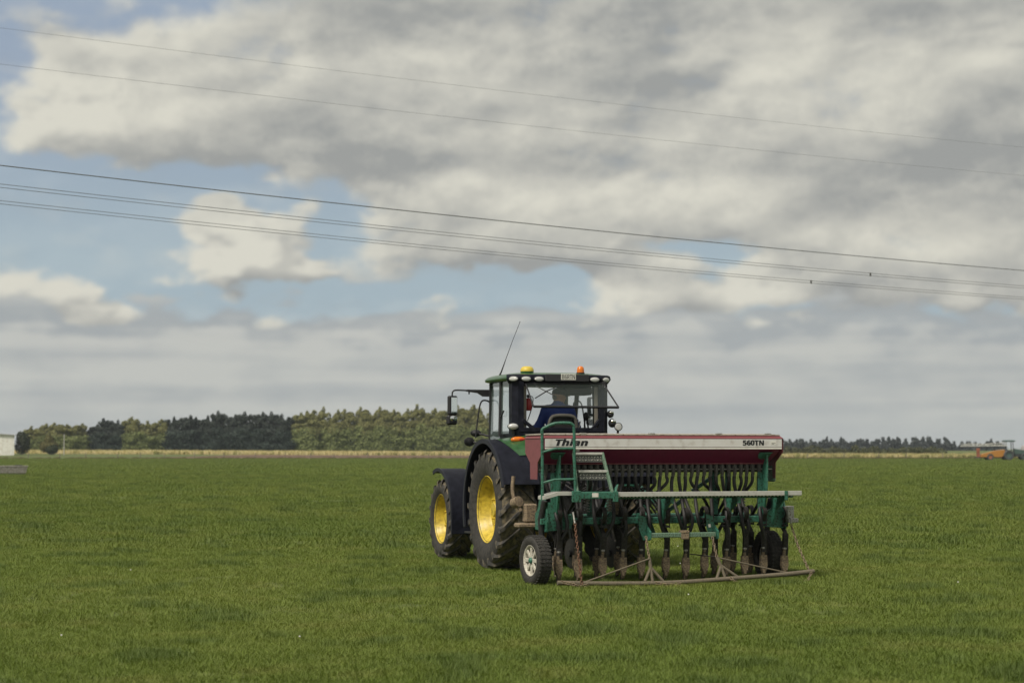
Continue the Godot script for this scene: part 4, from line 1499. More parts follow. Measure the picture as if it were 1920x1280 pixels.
		b.bar(Vector3(s * 0.5, 0.9, -2.75), Vector3(s * 0.8, 1.49, -2.8), 0.05, 0.05)
		part(g, "bracket", b, M.dark_metal)
	# lamps on the fenders
	var fl := group_part(t, "fender_lamp", Vector3(-0.79, 2.19, 0.16))
	b = MB.new()
	b.ball(Vector3.ZERO, Vector3(0.085, 0.048, 0.05))
	part(fl, "lens", b, M.lamp_lens)
	b = MB.new()
	b.tube(pts([Vector3(0, -0.03, -0.02), Vector3(0.02, -0.16, -0.03)]), 0.02, 8)
	b.ball(Vector3(0, 0, -0.02), Vector3(0.09, 0.052, 0.05))
	part(fl, "housing", b, M.cab_black)
	fl = group_part(t, "fender_lamp", Vector3(0.9, 2.19, 0.28))
	b = MB.new()
	b.lathe([Vector2(0.0, 0.03), Vector2(0.05, 0.028), Vector2(0.06, 0.01)], Vector3.ZERO, Vector3.BACK, 16)
	part(fl, "lens", b, M.lamp_lens)
	b = MB.new()
	b.lathe([Vector2(0.066, 0.02), Vector2(0.066, 0.0), Vector2(0.05, -0.04), Vector2(0.0, -0.06)], Vector3.ZERO, Vector3.BACK, 16)
	b.tube(pts([Vector3(0, -0.05, -0.01), Vector3(0, -0.2, -0.02)]), 0.02, 8)
	part(fl, "housing", b, M.cab_black)
	# mirrors
	for s in [-1.0, 1.0]:
		var m := group_part(t, "mirror")
		b = MB.new()
		if s < 0:
			b.prism(PackedVector2Array([Vector2(-0.70, 2.80), Vector2(-1.12, 2.80), Vector2(-1.12, 2.77), Vector2(-0.93, 2.745), Vector2(-0.84, 2.69), Vector2(-0.70, 2.69)]), Vector3(0, 0, -1.22), Vector3.RIGHT, Vector3.UP, 0.07)
			b.tube(curve([Vector3(-1.1, 2.785, -1.26), Vector3(-1.28, 2.79, -1.28), Vector3(-1.34, 2.77, -1.28), Vector3(-1.355, 2.7, -1.28), Vector3(-1.355, 2.4, -1.28)]), 0.013, 8)
			b.tube(pts([Vector3(-1.08, 2.77, -1.25), Vector3(-1.08, 2.725, -1.25)]), 0.012, 6)
		else:
			b.tube(curve([Vector3(0.74, 2.72, -1.2), Vector3(1.0, 2.76, -1.24), Vector3(1.1, 2.7, -1.24), Vector3(1.1, 2.4, -1.24)]), 0.014, 8)
		part(m, "arm", b, M.cab_black)
		var mx: float = -1.345 if s < 0 else 1.06
		b = MB.new()
		b.box(Vector3(mx, 2.545, -1.3), Vector3(0.17, 0.31, 0.07), Basis(Vector3.UP, s * -0.25), 0.03)
		b.box(Vector3(mx - 0.01, 2.31, -1.3), Vector3(0.185, 0.155, 0.08), Basis(Vector3.UP, s * -0.25), 0.035)
		part(m, "housing", b, M.cab_black)
		b = MB.new()
		b.box(Vector3(mx + 0.02, 2.548, -1.262), Vector3(0.11, 0.25, 0.008), Basis(Vector3.UP, s * -0.25), 0.003)
		b.ball(Vector3(mx, 2.335, -1.262), Vector3(0.075, 0.045, 0.02))
		part(m, "glass", b, M.mirror_glass)
	# right rear lamps and indicator on the post
	for k in [[0.84, 2.39, 0.1, 0.055], [0.87, 2.25, 0.1, 0.065]]:
		var l := group_part(t, "side_lamp", Vector3(k[0], k[1], k[2]))
		b = MB.new()
		b.ball(Vector3.ZERO, Vector3(k[3], k[3] * 1.1, 0.06))
		part(l, "housing", b, M.cab_black)
		b = MB.new()
		b.ball(Vector3(0, 0.03, 0.03), Vector3(k[3] * 0.8, k[3] * 0.5, 0.04))
		part(l, "reflector", b, M.chrome)
	# grab rails and lamps by the door
	for s in [-1.0, 1.0]:
		b = MB.new()
		b.tube(curve([Vector3(s * 0.955, 2.02, -1.3), Vector3(s * 0.9, 2.45, -1.3), Vector3(s * 0.86, 2.6, -1.3), Vector3(s * 0.8, 2.63, -1.29), Vector3(s * 0.73, 2.6, -1.27), Vector3(s * 0.71, 2.5, -1.25)]), 0.013, 8)
		part(t, "grab_rail", b, M.cab_black)
		for k in [[0.895, 2.1, -1.48, 0.09, 0.06], [1.0, 1.96, -1.5, 0.09, 0.075]]:
			b = MB.new()
			b.ball(Vector3(s * k[0], k[1], k[2]), Vector3(k[3], k[4], 0.07))
			b.tube(pts([Vector3(s * k[0], k[1], k[2]), Vector3(s * 0.72, k[1] - 0.05, -1.28)]), 0.02, 6)
			part(t, "front_lamp", b, M.cab_black)
		var tank := MB.new()
		tank.box(Vector3(s * 0.66, 0.86, -1.45), Vector3(0.56, 0.6, 0.95), Basis(), 0.06)
		part(t, "fuel_tank" if s < 0 else "battery_box", tank, M.black_plastic)
		for k in 3:
			var sp := MB.new()
			sp.box(Vector3(s * 0.93, 0.5 + k * 0.3, -1.35), Vector3(0.26, 0.03, 0.45))
			part(t, "step", sp, M.dark_metal)
	# exhaust, on the far side of the bonnet
	b = MB.new()
	b.tube(pts([Vector3(0.62, 1.7, -1.5), Vector3(0.62, 2.8, -1.45), Vector3(0.65, 2.98, -1.42)]), [0.075, 0.07, 0.05], 12)
	part(t, "exhaust", b, M.dark_metal)
	# three point linkage
	for s in [-1.0, 1.0]:
		b = MB.new()
		b.bar(Vector3(s * 0.32, 0.72, 0.3), Vector3(s * 0.46, 0.68, 1.55), 0.05, 0.1)
		b.tube(pts([Vector3(s * 0.38, 0.72, 0.9), Vector3(s * 0.34, 1.35, 0.55)]), 0.035, 8)
		part(t, "lower_link", b, M.dark_metal)
	b = MB.new()
	b.tube(pts([Vector3(0, 1.15, 0.4), Vector3(0.05, 1.18, 1.6)]), 0.035, 8)
	b.tube(pts([Vector3(0, 1.16, 0.7), Vector3(0.04, 1.17, 1.25)]), 0.05, 8)
	part(t, "top_link", b, M.dark_metal)
	b = MB.new()
	for k in 5:
		var x := -0.25 + k * 0.12
		b.tube(curve([Vector3(x, 1.2, 0.4), Vector3(x, 1.34, 0.75), Vector3(x * 0.8 + 0.05, 1.22, 1.2), Vector3(x * 0.7, 1.28, 1.75)]), 0.014, 6)
	part(t, "hydraulic_hoses", b, M.hose_rubber)

# ---------------------------------------------------------------- seed drill (x right, y up, z to the rear; origin on the ground under the rear face of the hopper)
func chain_links(b: MB, path: PackedVector3Array, link: float, thick: float) -> void:
	var total := 0.0
	for i in path.size() - 1:
		total += path[i].distance_to(path[i + 1])
	var n := int(total / (link * 0.74))
	var seg := 0
	var done := 0.0
	for k in n:
		var want := (k + 0.5) * total / n
		while seg < path.size() - 2 and done + path[seg].distance_to(path[seg + 1]) < want:
			done += path[seg].distance_to(path[seg + 1])
			seg += 1
		var dir := (path[seg + 1] - path[seg]).normalized()
		var p := path[seg] + dir * (want - done)
		var sd := dir.cross(Vector3.BACK if k % 2 == 0 else Vector3.RIGHT)
		if sd.length() < 0.1:
			sd = dir.cross(Vector3.UP)
		sd = sd.normalized()
		var ring := PackedVector3Array()
		for i in 11:
			var a := TAU * i / 10.0
			ring.push_back(p + dir * cos(a) * link * 0.5 + sd * sin(a) * link * 0.3)
		b.tube(ring, thick, 5, false)

func land_wheel(parent: Node, at: Vector3, rad: float, wide: float, turn: float, side: float) -> void:
	var o := group_part(parent, "land_wheel", at)
	o.rotation.y = turn
	var h := wide * 0.5
	var rim := rad * 0.6
	var b := MB.new()
	b.lathe([Vector2(rim - 0.005, -h * 0.75), Vector2(rim + 0.02, -h * 0.9), Vector2(rad * 0.8, -h * 1.05), Vector2(rad * 0.93, -h * 0.98), Vector2(rad - 0.008, -h * 0.82), Vector2(rad, -h * 0.55), Vector2(rad + 0.002, 0), Vector2(rad, h * 0.55), Vector2(rad - 0.008, h * 0.82), Vector2(rad * 0.93, h * 0.98), Vector2(rad * 0.8, h * 1.05), Vector2(rim + 0.02, h * 0.9), Vector2(rim - 0.005, h * 0.75)], Vector3.ZERO, Vector3.RIGHT, 48)
	# tread blocks
	for k in 40:
		var a := TAU * k / 40.0
		var up := Vector3(0, sin(a), cos(a))
		var bs := Basis(Vector3.RIGHT, up, Vector3.RIGHT.cross(up))
		for j in 4:
			var x := (j - 1.5) * wide * 0.23
			b.box(up * (rad + 0.001) + Vector3(x, 0, 0), Vector3(wide * 0.17, 0.014, rad * TAU / 40.0 * 0.62), bs.rotated(up, 0.35 if j % 2 == 0 else -0.35), 0.002)
	part(o, "tyre", b, M.land_tyre)
	b = MB.new()
	b.lathe([Vector2(rim + 0.012, h * 0.82), Vector2(rim + 0.006, h * 0.86), Vector2(rim * 0.93, h * 0.78), Vector2(rim * 0.88, h * 0.62), Vector2(rim * 0.86, -h * 0.5)].map(func(p): return p), Vector3.ZERO, Vector3.RIGHT * side, 40)
	b.lathe([Vector2(rim * 0.32, h * 0.66), Vector2(rim * 0.36, h * 0.6), Vector2(rim * 0.36, h * 0.4)], Vector3.ZERO, Vector3.RIGHT * side, 24)
	b.lathe([Vector2(rim * 0.16, h * 0.66), Vector2(rim * 0.32, h * 0.66)].map(func(p): return p), Vector3.ZERO, Vector3.RIGHT * side, 24)
	for k in 8:
		var a := TAU * k / 8.0
		var u := Vector3(0, sin(a), cos(a))
		b.bar(u * rim * 0.3 + Vector3(side * h * 0.56, 0, 0), u * rim * 0.9 + Vector3(side * h * 0.6, 0, 0), rim * 0.26, 0.025, Vector3.RIGHT, 0.006)
	part(o, "rim", b, M.wheel_white)
	b = MB.new()
	b.lathe([Vector2(0.0, h * 0.3), Vector2(rim * 0.86, h * 0.3)].map(func(p): return p), Vector3.ZERO, Vector3.RIGHT * side, 24)
	part(o, "brake_disc", b, M.dark_metal)
	b = MB.new()
	b.lathe([Vector2(0.0, h * 1.0), Vector2(rim * 0.12, h * 0.98), Vector2(rim * 0.2, h * 0.8), Vector2(rim * 0.22, h * 0.6)], Vector3.ZERO, Vector3.RIGHT * side, 16)
	part(o, "hub_cap", b, M.teal_paint)

func make_drill(at: Vector3, turn: float) -> void:
	var r := RandomNumberGenerator.new()
	r.seed = 55
	var t := thing("seed_drill", "mounted seed drill with a maroon hopper and green frame, carried behind the tractor", "seed drill", at, turn)
	var b := MB.new()
	var xl := -1.79
	var xr := 1.735
	# hopper
	var hop := group_part(t, "hopper")
	b.rings([[1.635, xl + 0.08, xr - 0.08, -0.54, -0.29], [1.66, xl + 0.075, xr - 0.075, -0.56, -0.27], [1.845, xl, xr, -0.80, 0.0]], false)
	b.rings([[1.845, xl, xr, -0.80, 0.0], [1.985, xl, xr, -0.80, 0.0]], false)
	part(hop, "lower_box", b, M.maroon_paint)
	b = MB.new()
	b.rings([[1.986, xl - 0.012, xr + 0.012, -0.812, 0.012], [1.994, xl - 0.012, xr + 0.012, -0.812, 0.012], [2.03, xl + 0.02, xr - 0.02, -0.77, -0.035]], true)
	part(hop, "upper_trim", b, M.faded_maroon)
	b = MB.new()
	b.box(Vector3((xl + xr) * 0.5, 1.64, -0.28), Vector3(xr - xl - 0.15, 0.016, 0.03), Basis(), 0.004)
	part(hop, "bottom_lip", b, M.faded_maroon)
	b = MB.new()
	b.rings([[2.032, xl - 0.005, xr - 0.02, -0.79, -0.02], [2.046, xl - 0.005, xr - 0.02, -0.79, -0.02], [2.058, xl + 0.2, xr - 0.2, -0.5, -0.3]])
	part(hop, "lid", b, M.lid_sheet)
	for x in [-1.2, -0.2, 0.8, 1.55]:
		b = MB.new()
		b.box(Vector3(x, 2.055, -0.06), Vector3(0.09, 0.016, 0.05))
		part(hop, "lid_catch", b, M.zinc)
	b = MB.new()
	b.box(Vector3((xl + xr) * 0.5 + 0.01, 1.926, 0.006), Vector3(xr - xl - 0.03, 0.112, 0.008), Basis(), 0.002)
	part(hop, "stripe", b, M.pale_stripe)
	b = MB.new()
	b.box(Vector3((xl + xr) * 0.5 + 0.01, 1.8515, 0.006), Vector3(xr - xl - 0.03, 0.022, 0.008), Basis(), 0.002)
	part(hop, "thin_stripe", b, M.white_stripe)
	# end plates, faded
	for s in [[xl - 0.004, -1.0], [xr + 0.004, 1.0]]:
		b = MB.new()
		var poly := PackedVector2Array([Vector2(-0.80, 1.985), Vector2(0.0, 1.985), Vector2(-0.005, 1.80), Vector2(-0.24, 1.655), Vector2(-0.26, 1.43), Vector2(-0.56, 1.43), Vector2(-0.57, 1.655), Vector2(-0.79, 1.79)])
		b.prism(poly, Vector3(s[0] + (0.008 if s[1] > 0 else 0.0), 0, 0), Vector3.BACK if s[1] < 0 else Vector3.BACK, Vector3.UP, 0.008 if s[1] > 0 else 0.008)
		part(hop, "end_plate", b, M.faded_maroon)
	lettering(hop, "lettering", "Thian", Vector3(-1.385, 1.928, 0.0105), 0.092, 0.46, M.ink, 0.35, 800)
	lettering(hop, "lettering", "560TN", Vector3(1.295, 1.928, 0.0105), 0.072, 0.315, M.ink, 0.0, 800)
	b = MB.new()
	b.box(Vector3(1.6, 1.928, 0.0115), Vector3(0.085, 0.05, 0.002), Basis(), 0.0005)
	part(hop, "sticker", b, M.white_stripe)
	b = MB.new()
	b.box(Vector3(-1.31, 1.822, -0.026), Vector3(0.095, 0.026, 0.006), Basis(Vector3.RIGHT, 0.98), 0.001)
	part(hop, "sticker", b, M.white_stripe)
	b = MB.new()
	b.box(Vector3(1.6, 1.928, 0.0128), Vector3(0.06, 0.006, 0.001), Basis(), 0.0003)
	b.box(Vector3(1.59, 1.913, 0.0128), Vector3(0.04, 0.006, 0.001), Basis(), 0.0003)
	part(hop, "sticker_print", b, M.outlet_plastic)
	# metering units under the hopper, and their hoses
	b = MB.new()
	b.box(Vector3(-0.03, 1.575, -0.43), Vector3(3.36, 0.11, 0.2), Basis(), 0.01)
	part(t, "metering_bar", b, M.dark_metal)
	b = MB.new()
	b.tube(pts([Vector3(-1.75, 1.56, -0.31), Vector3(1.72, 1.56, -0.31)]), 0.012, 6)
	part(t, "metering_shaft", b, M.zinc)
	b = MB.new()
	# one metering unit: body, spout and a bright side clip
	b.box(Vector3(0, 0.035, 0), Vector3(0.05, 0.085, 0.1), Basis(), 0.01)
	b.tube(pts([Vector3(0, 0.02, 0.035), Vector3(0, -0.05, 0.03), Vector3(0, -0.105, 0.01)]), [0.026, 0.027, 0.021], 8)
	b.box(Vector3(-0.031, -0.005, 0.052), Vector3(0.008, 0.12, 0.02), Basis(Vector3.BACK, 0.18), 0.003)
	var unit := b.mesh()
	unit.surface_set_material(0, M.outlet_plastic)
	# tines: rear row then front row
	var tines := []
	var rear_x := [-1.50, -1.22, -0.865, -0.57, -0.30, 0.06, 0.36, 0.64, 0.97, 1.25, 1.54, 1.86]
	for x in rear_x:
		tines.append(Vector3(x, 0, -0.24))
	for x in [-1.3, -1.0, -0.7, -0.38, 1.1, 1.38, 1.66]:
		tines.append(Vector3(x, 0, -0.95))
	var n := 36
	for i in n:
		var x := lerpf(-1.655, 1.61, i / float(n - 1))
		var u := MeshInstance3D.new()
		u.mesh = unit
		u.name = "metering_unit"
		u.position = Vector3(x, 1.555, -0.325)
		u.rotation.y = r.randf_range(-0.12, 0.12)
		t.add_child(u, true)
		# rear and front tines take hoses in turn
		var best: Vector3 = tines[0]
		var score := 1e9
		for q in tines:
			var p: float = absf(q.x - x) + (0.0 if (q.z < -0.5) == (i % 2 == 1) else 0.6)
			if p < score:
				score = p
				best = q
		var sway := r.randf_range(-0.09, 0.09)
		var mid := Vector3(lerpf(x, best.x, 0.4) + sway, 1.16 + r.randf_range(-0.05, 0.05), lerpf(-0.3, best.z, 0.3) + r.randf_range(-0.05, 0.06))
		var low := Vector3(best.x + sway * 0.8 + (0.06 if best.x < x else -0.06), 0.82 + r.randf_range(-0.05, 0.05), best.z + 0.1)
		b = MB.new()
		b.tube(curve([Vector3(x, 1.46, -0.315), Vector3(x + sway * 0.25, 1.36, -0.31), mid, low, Vector3(best.x + r.randf_range(-0.012, 0.012), 0.56, best.z + 0.03), Vector3(best.x, 0.40, best.z + 0.025)], 7), 0.0235 + (0.003 if best.z > -0.5 else 0.0), 8)
		part(t, "seed_hose", b, M.hose_rubber)
	# one tine: clamp, spring loop, shank, boot
	var shank := MB.new()
	var path := curve([Vector3(0, 0.82, -0.06), Vector3(0, 0.83, 0.05), Vector3(0, 0.95, 0.115), Vector3(0, 1.03, 0.05), Vector3(0, 1.0, -0.05), Vector3(0, 0.88, -0.1), Vector3(0, 0.74, -0.02), Vector3(0, 0.66, 0.06), Vector3(0, 0.5, 0.045), Vector3(0, 0.3, -0.02), Vector3(0, 0.14, -0.05)], 5)
	var rowsa := [PackedVector3Array(), PackedVector3Array(), PackedVector3Array(), PackedVector3Array()]
	for i in path.size():
		var d := (path[mini(i + 1, path.size() - 1)] - path[maxi(i - 1, 0)]).normalized()
		var q := Vector3.RIGHT.cross(d) * 0.008
		rowsa[0].push_back(path[i] + Vector3(-0.029, 0, 0) - q)
		rowsa[1].push_back(path[i] + Vector3(0.029, 0, 0) - q)
		rowsa[2].push_back(path[i] + Vector3(0.029, 0, 0) + q)
		rowsa[3].push_back(path[i] + Vector3(-0.029, 0, 0) + q)
	for k in 4:
		for i in path.size() - 1:
			shank.quad(rowsa[k][i], rowsa[(k + 1) % 4][i], rowsa[(k + 1) % 4][i + 1], rowsa[k][i + 1])
	shank.prism(PackedVector2Array([Vector2(-0.07, 0.66), Vector2(0.06, 0.66), Vector2(0.05, 0.42), Vector2(0.0, 0.2), Vector2(-0.07, 0.05), Vector2(-0.13, 0.03), Vector2(-0.1, 0.3)]), Vector3(0.016, 0, 0), Vector3.BACK, Vector3.UP, 0.032)
	var clamp_b := MB.new()
	clamp_b.box(Vector3(0, 0.865, -0.005), Vector3(0.075, 0.03, 0.16), Basis(), 0.004)
	clamp_b.box(Vector3(0, 0.775, -0.01), Vector3(0.085, 0.025, 0.17), Basis(), 0.004)
	clamp_b.box(Vector3(0.034, 0.82, 0.07), Vector3(0.014, 0.13, 0.014))
	clamp_b.box(Vector3(-0.034, 0.82, 0.07), Vector3(0.014, 0.13, 0.014))
	var boot := MB.new()
	boot.tube(pts([Vector3(0, 0.46, 0.03), Vector3(0, 0.32, 0.01)]), [0.026, 0.026], 8)
	boot.prism(PackedVector2Array([Vector2(-0.046, 0.35), Vector2(-0.054, 0.21), Vector2(-0.014, 0.1), Vector2(0.014, 0.1), Vector2(0.054, 0.21), Vector2(0.046, 0.35)]), Vector3(0, 0, 0.05), Vector3.RIGHT, Vector3.UP, 0.06)
	boot.prism(PackedVector2Array([Vector2(-0.09, 0.05), Vector2(-0.02, 0.06), Vector2(0.06, 0.15), Vector2(0.02, 0.24), Vector2(-0.04, 0.22)]), Vector3(0.012, 0, 0), Vector3.BACK, Vector3.UP, 0.024)
	var clip := MB.new()
	clip.lathe([Vector2(0.03, -0.012), Vector2(0.033, 0.0), Vector2(0.03, 0.012)], Vector3(0, 0.45, 0.028), Vector3.UP, 10)
	var parts := [["shank", shank.mesh(), M.spring_steel], ["clamp", clamp_b.mesh(), M.dark_metal], ["coulter_boot", boot.mesh(), M.muddy_steel], ["hose_clip", clip.mesh(), M.zinc]]
	for q in tines:
		var o := group_part(t, "tine", q + Vector3(0, r.randf_range(-0.012, 0.012), 0))
		o.rotation.x = r.randf_range(-0.03, 0.03)
		for p in parts:
			var k := MeshInstance3D.new()
			k.mesh = p[1]
			k.material_override = p[2]
			k.name = p[0]
			o.add_child(k, true)
	# frame
	for k in [[-0.30, 0.80, 0.92], [-1.0, 0.80, 0.92], [-1.55, 0.78, 0.92]]:
		b = MB.new()
		var short: float = 0.0 if k[0] > -0.5 else 0.42
		b.box(Vector3(0.06 + short * 0.5, (k[1] + k[2]) * 0.5, k[0]), Vector3(3.62 - short, k[2] - k[1] - 0.03, 0.11), Basis(), 0.01)
		part(t, "cross_beam", b, M.teal_paint)
	for x in [-1.1, -0.45, 0.5, 1.2]:
		b = MB.new()
		b.bar(Vector3(x, 0.86, -0.36), Vector3(x, 0.86, -1.49), 0.09, 0.08)
		part(t, "long_beam", b, M.teal_paint)
	for s in [[-1.68, 1.0], [1.87, -1.0]]:
		b = MB.new()
		b.prism(PackedVector2Array([Vector2(-0.7, 0.74), Vector2(-0.2, 0.72), Vector2(-0.16, 0.86), Vector2(-0.2, 1.0), Vector2(-0.3, 1.18), Vector2(-0.5, 1.18), Vector2(-0.6, 1.0), Vector2(-0.7, 0.96)]), Vector3(s[0], 0, 0), Vector3.BACK, Vector3.UP, 0.02)
		part(t, "side_plate", b, M.teal_paint)
		# rear gusset seen from behind
		b = MB.new()
		var g: float = s[1]
		b.prism(PackedVector2Array([Vector2(0, 0.73), Vector2(g * 0.34, 0.76), Vector2(g * 0.36, 0.93), Vector2(g * 0.2, 1.0), Vector2(g * 0.06, 1.12), Vector2(0, 1.12)]) , Vector3(s[0] + g * 0.022, 0, -0.21), Vector3.RIGHT, Vector3.UP, 0.02)
		part(t, "corner_gusset", b, M.teal_paint)
	# headstock
	for s in [-1.0, 1.0]:
		b = MB.new()
		b.bar(Vector3(s * 0.42, 0.6, -1.62), Vector3(s * 0.12, 1.4, -1.62), 0.09, 0.05, Vector3.BACK)
		b.bar(Vector3(s * 0.12, 1.38, -1.6), Vector3(s * 0.4, 0.92, -0.98), 0.07, 0.04)
		part(t, "headstock_leg", b, M.teal_paint)
	b = MB.new()
	b.box(Vector3(0, 1.36, -1.62), Vector3(0.34, 0.12, 0.08))
	part(t, "top_link_bracket", b, M.teal_paint)
	# posts that carry the hopper
	for x in [-1.555, 1.515]:
		b = MB.new()
		b.prism(PackedVector2Array([Vector2(-0.095, 0.0), Vector2(0.095, 0.0), Vector2(0.09, -0.08), Vector2(0.055, -0.14), Vector2(0.0, -0.16), Vector2(-0.055, -0.14), Vector2(-0.09, -0.08)]), Vector3(x, 1.785, -0.062), Vector3.RIGHT, Vector3(0, 0.54, 0.84).normalized(), 0.012)
		b.box(Vector3(x, 1.79, -0.055), Vector3(0.19, 0.012, 0.05))
		part(t, "hopper_pad", b, M.teal_paint)
		b = MB.new()
		b.prism(PackedVector2Array([Vector2(-0.36, 0.92), Vector2(-0.2, 0.92), Vector2(-0.1, 1.22), Vector2(-0.08, 1.45), Vector2(-0.07, 1.76), Vector2(-0.16, 1.66), Vector2(-0.24, 1.5), Vector2(-0.32, 1.3)]), Vector3(x + 0.014, 0, 0), Vector3.BACK, Vector3.UP, 0.028)
		b.box(Vector3(x - 0.02, 1.22, -0.22), Vector3(0.07, 0.6, 0.012))
		part(t, "hopper_post", b, M.teal_paint)
	for x in [0.93, 1.13, -0.95]:
		b = MB.new()
		b.box(Vector3(x, 1.25, -0.5), Vector3(0.07, 0.66, 0.06))
		part(t, "hopper_strut", b, M.teal_paint)
	# loading platform
	var pf := group_part(t, "platform")
	b = MB.new()
	b.box(Vector3(0.53, 1.243, 0.135), Vector3(2.74, 0.008, 0.27), Basis(), 0.002)
	b.box(Vector3(0.53, 1.234, 0.272), Vector3(2.74, 0.062, 0.012), Basis(), 0.004)
	part(pf, "tread_plate", b, M.lip_alloy)
	b = MB.new()
	for k in 60:
		for j in 2:
			b.box(Vector3(-0.82 + k * 0.0455, 1.249, 0.07 + j * 0.11), Vector3(0.028, 0.006, 0.012), Basis(Vector3.UP, 0.78 if (k + j) % 2 == 0 else -0.78), 0.001)
	for k in 52:
		b.box(Vector3(-0.80 + k * 0.052, 1.198, 0.262), Vector3(0.022, 0.014, 0.012), Basis(), 0.002)
	var ribs := part(pf, "grip_pattern", b, M.alloy_tread)
	ribs.set_meta("kind", "stuff")
	b = MB.new()
	b.bar(Vector3(-0.84, 1.2, 0.03), Vector3(1.88, 1.2, 0.03), 0.04, 0.07)
	part(pf, "platform_rail", b, M.teal_paint)
	for x in [-0.02, 0.97, 1.66]:
		b = MB.new()
		b.prism(PackedVector2Array([Vector2(-0.26, 0.86), Vector2(-0.235, 0.74), Vector2(-0.14, 0.88), Vector2(-0.09, 0.99), Vector2(0.2, 1.15), Vector2(0.255, 1.21), Vector2(-0.3, 1.21), Vector2(-0.22, 1.08)]), Vector3(x + 0.012, 0, 0), Vector3.BACK, Vector3.UP, 0.024)
		b.box(Vector3(x, 1.15, 0.23), Vector3(0.05, 0.1, 0.01)) if x < 1.5 else b.box(Vector3(x, 1.2, 0.283), Vector3(0.05, 0.13, 0.012))
		part(pf, "platform_bracket", b, M.teal_paint)
	b = MB.new()
	b.prism(PackedVector2Array([Vector2(-1.855, 1.17), Vector2(-1.855, 1.215), Vector2(-1.65, 1.272), Vector2(-1.43, 1.272), Vector2(-1.43, 1.225), Vector2(-1.65, 1.225)]), Vector3(0, 0, 0.24), Vector3.RIGHT, Vector3.UP, 0.26)
	part(pf, "corner_plate", b, M.lip_alloy)
	# foot of the steps
	var sp := group_part(t, "steps")
	b = MB.new()
	b.box(Vector3(-1.15, 1.222, 0.29), Vector3(0.62, 0.085, 0.03), Basis(), 0.005)
	b.box(Vector3(-1.42, 1.21, 0.295), Vector3(0.12, 0.15, 0.04), Basis(), 0.005)
	b.box(Vector3(-0.865, 1.205, 0.295), Vector3(0.075, 0.14, 0.04), Basis(), 0.005)
	b.box(Vector3(-1.15, 1.25, 0.14), Vector3(0.6, 0.04, 0.27), Basis(), 0.004)
	part(sp, "bottom_frame", b, M.teal_paint)
	b = MB.new()
	b.box(Vector3(-1.155, 1.228, 0.3065), Vector3(0.09, 0.055, 0.003), Basis(), 0.001)
	part(sp, "sticker", b, M.white_stripe)
	for k in [[-1.14, 1.778, 0.02, 0.40], [-1.12, 1.54, 0.14, 0.42]]:
		b = MB.new()
		b.box(Vector3(k[0], k[1], k[2]), Vector3(k[3], 0.03, 0.02), Basis(), 0.004)
		b.box(Vector3(k[0], k[1] + 0.01, k[2] - 0.11), Vector3(k[3], 0.008, 0.22), Basis(Vector3.RIGHT, -0.04), 0.002)
		var tr := part(sp, "tread", b, M.lip_alloy)
		b = MB.new()
		b.box(Vector3(k[0] + 0.01, k[1] - 0.065, k[2] - 0.015), Vector3(k[3] - 0.02, 0.1, 0.006), Basis(), 0.002)
		part(tr, "riser", b, M.step_dark)
		b = MB.new()
		for i in 9:
			for j in 2:
				b.box(Vector3(k[0] - k[3] * 0.43 + i * k[3] * 0.107, k[1] - 0.045 - j * 0.04, k[2] - 0.009), Vector3(0.026, 0.008, 0.008), Basis(Vector3.BACK, 0.7 if (i + j) % 2 == 0 else -0.7), 0.001)
		var gp := part(tr, "grip_pattern", b, M.alloy_tread)
		gp.set_meta("kind", "stuff")
	for k in [[-1.36, -1.395], [-0.945, -0.90]]:
		b = MB.new()
		b.bar(Vector3(k[0], 1.79, 0.0), Vector3(k[1], 1.25, 0.27), 0.03, 0.05)
		part(sp, "stringer", b, M.worn_teal)
	# handrail
	var hr := group_part(t, "handrail")
	b = MB.new()
	var rail := 0.021
	b.tube(curve([Vector3(-1.845, 1.17, 0.14), Vector3(-1.845, 1.6, 0.14), Vector3(-1.848, 2.0, 0.14), Vector3(-1.845, 2.1, 0.14), Vector3(-1.79, 2.14, 0.16), Vector3(-1.68, 2.185, 0.2), Vector3(-1.52, 2.19, 0.24), Vector3(-1.46, 2.17, 0.25), Vector3(-1.435, 2.1, 0.25), Vector3(-1.43, 1.7, 0.25), Vector3(-1.415, 1.24, 0.25)], 5), rail, 10)
	part(hr, "hoop", b, M.teal_paint)
	for y in [1.80, 1.39]:
		b = MB.new()
		b.tube(pts([Vector3(-1.845, y, 0.14), Vector3(-1.69, y + 0.045, 0.2), Vector3(-1.43, y + 0.05, 0.25)]), 0.017, 8)
		part(hr, "cross_bar", b, M.teal_paint)
	# draught beam at the back for the levelling bar
	b = MB.new()
	b.box(Vector3(0.18, 0.672, 0.12), Vector3(0.96, 0.065, 0.06), Basis(), 0.008)
	part(t, "draught_beam", b, M.worn_teal)
	b = MB.new()
	b.box(Vector3(0.2, 0.715, 0.12), Vector3(0.12, 0.035, 0.1), Basis(), 0.006)
	b.box(Vector3(0.2, 0.66, 0.155), Vector3(0.11, 0.09, 0.02), Basis(), 0.004)
	part(t, "beam_clamp", b, M.muddy_steel)
	for x in [-0.34, 0.655]:
		b = MB.new()
		b.prism(PackedVector2Array([Vector2(-0.36, 0.96), Vector2(-0.24, 0.96), Vector2(0.16, 0.72), Vector2(0.16, 0.62), Vector2(0.1, 0.6), Vector2(-0.24, 0.8), Vector2(-0.36, 0.8)]), Vector3(x + 0.015, 0, 0), Vector3.BACK, Vector3.UP, 0.03)
		b.prism(PackedVector2Array([Vector2(-0.1, 0.95), Vector2(0.0, 0.92), Vector2(0.04, 0.72), Vector2(0.04, 0.62), Vector2(-0.03, 0.6), Vector2(-0.09, 0.75)]), Vector3(x, 0, 0.05), Vector3.RIGHT, Vector3.UP, 0.012)
		part(t, "beam_plate", b, M.teal_paint)
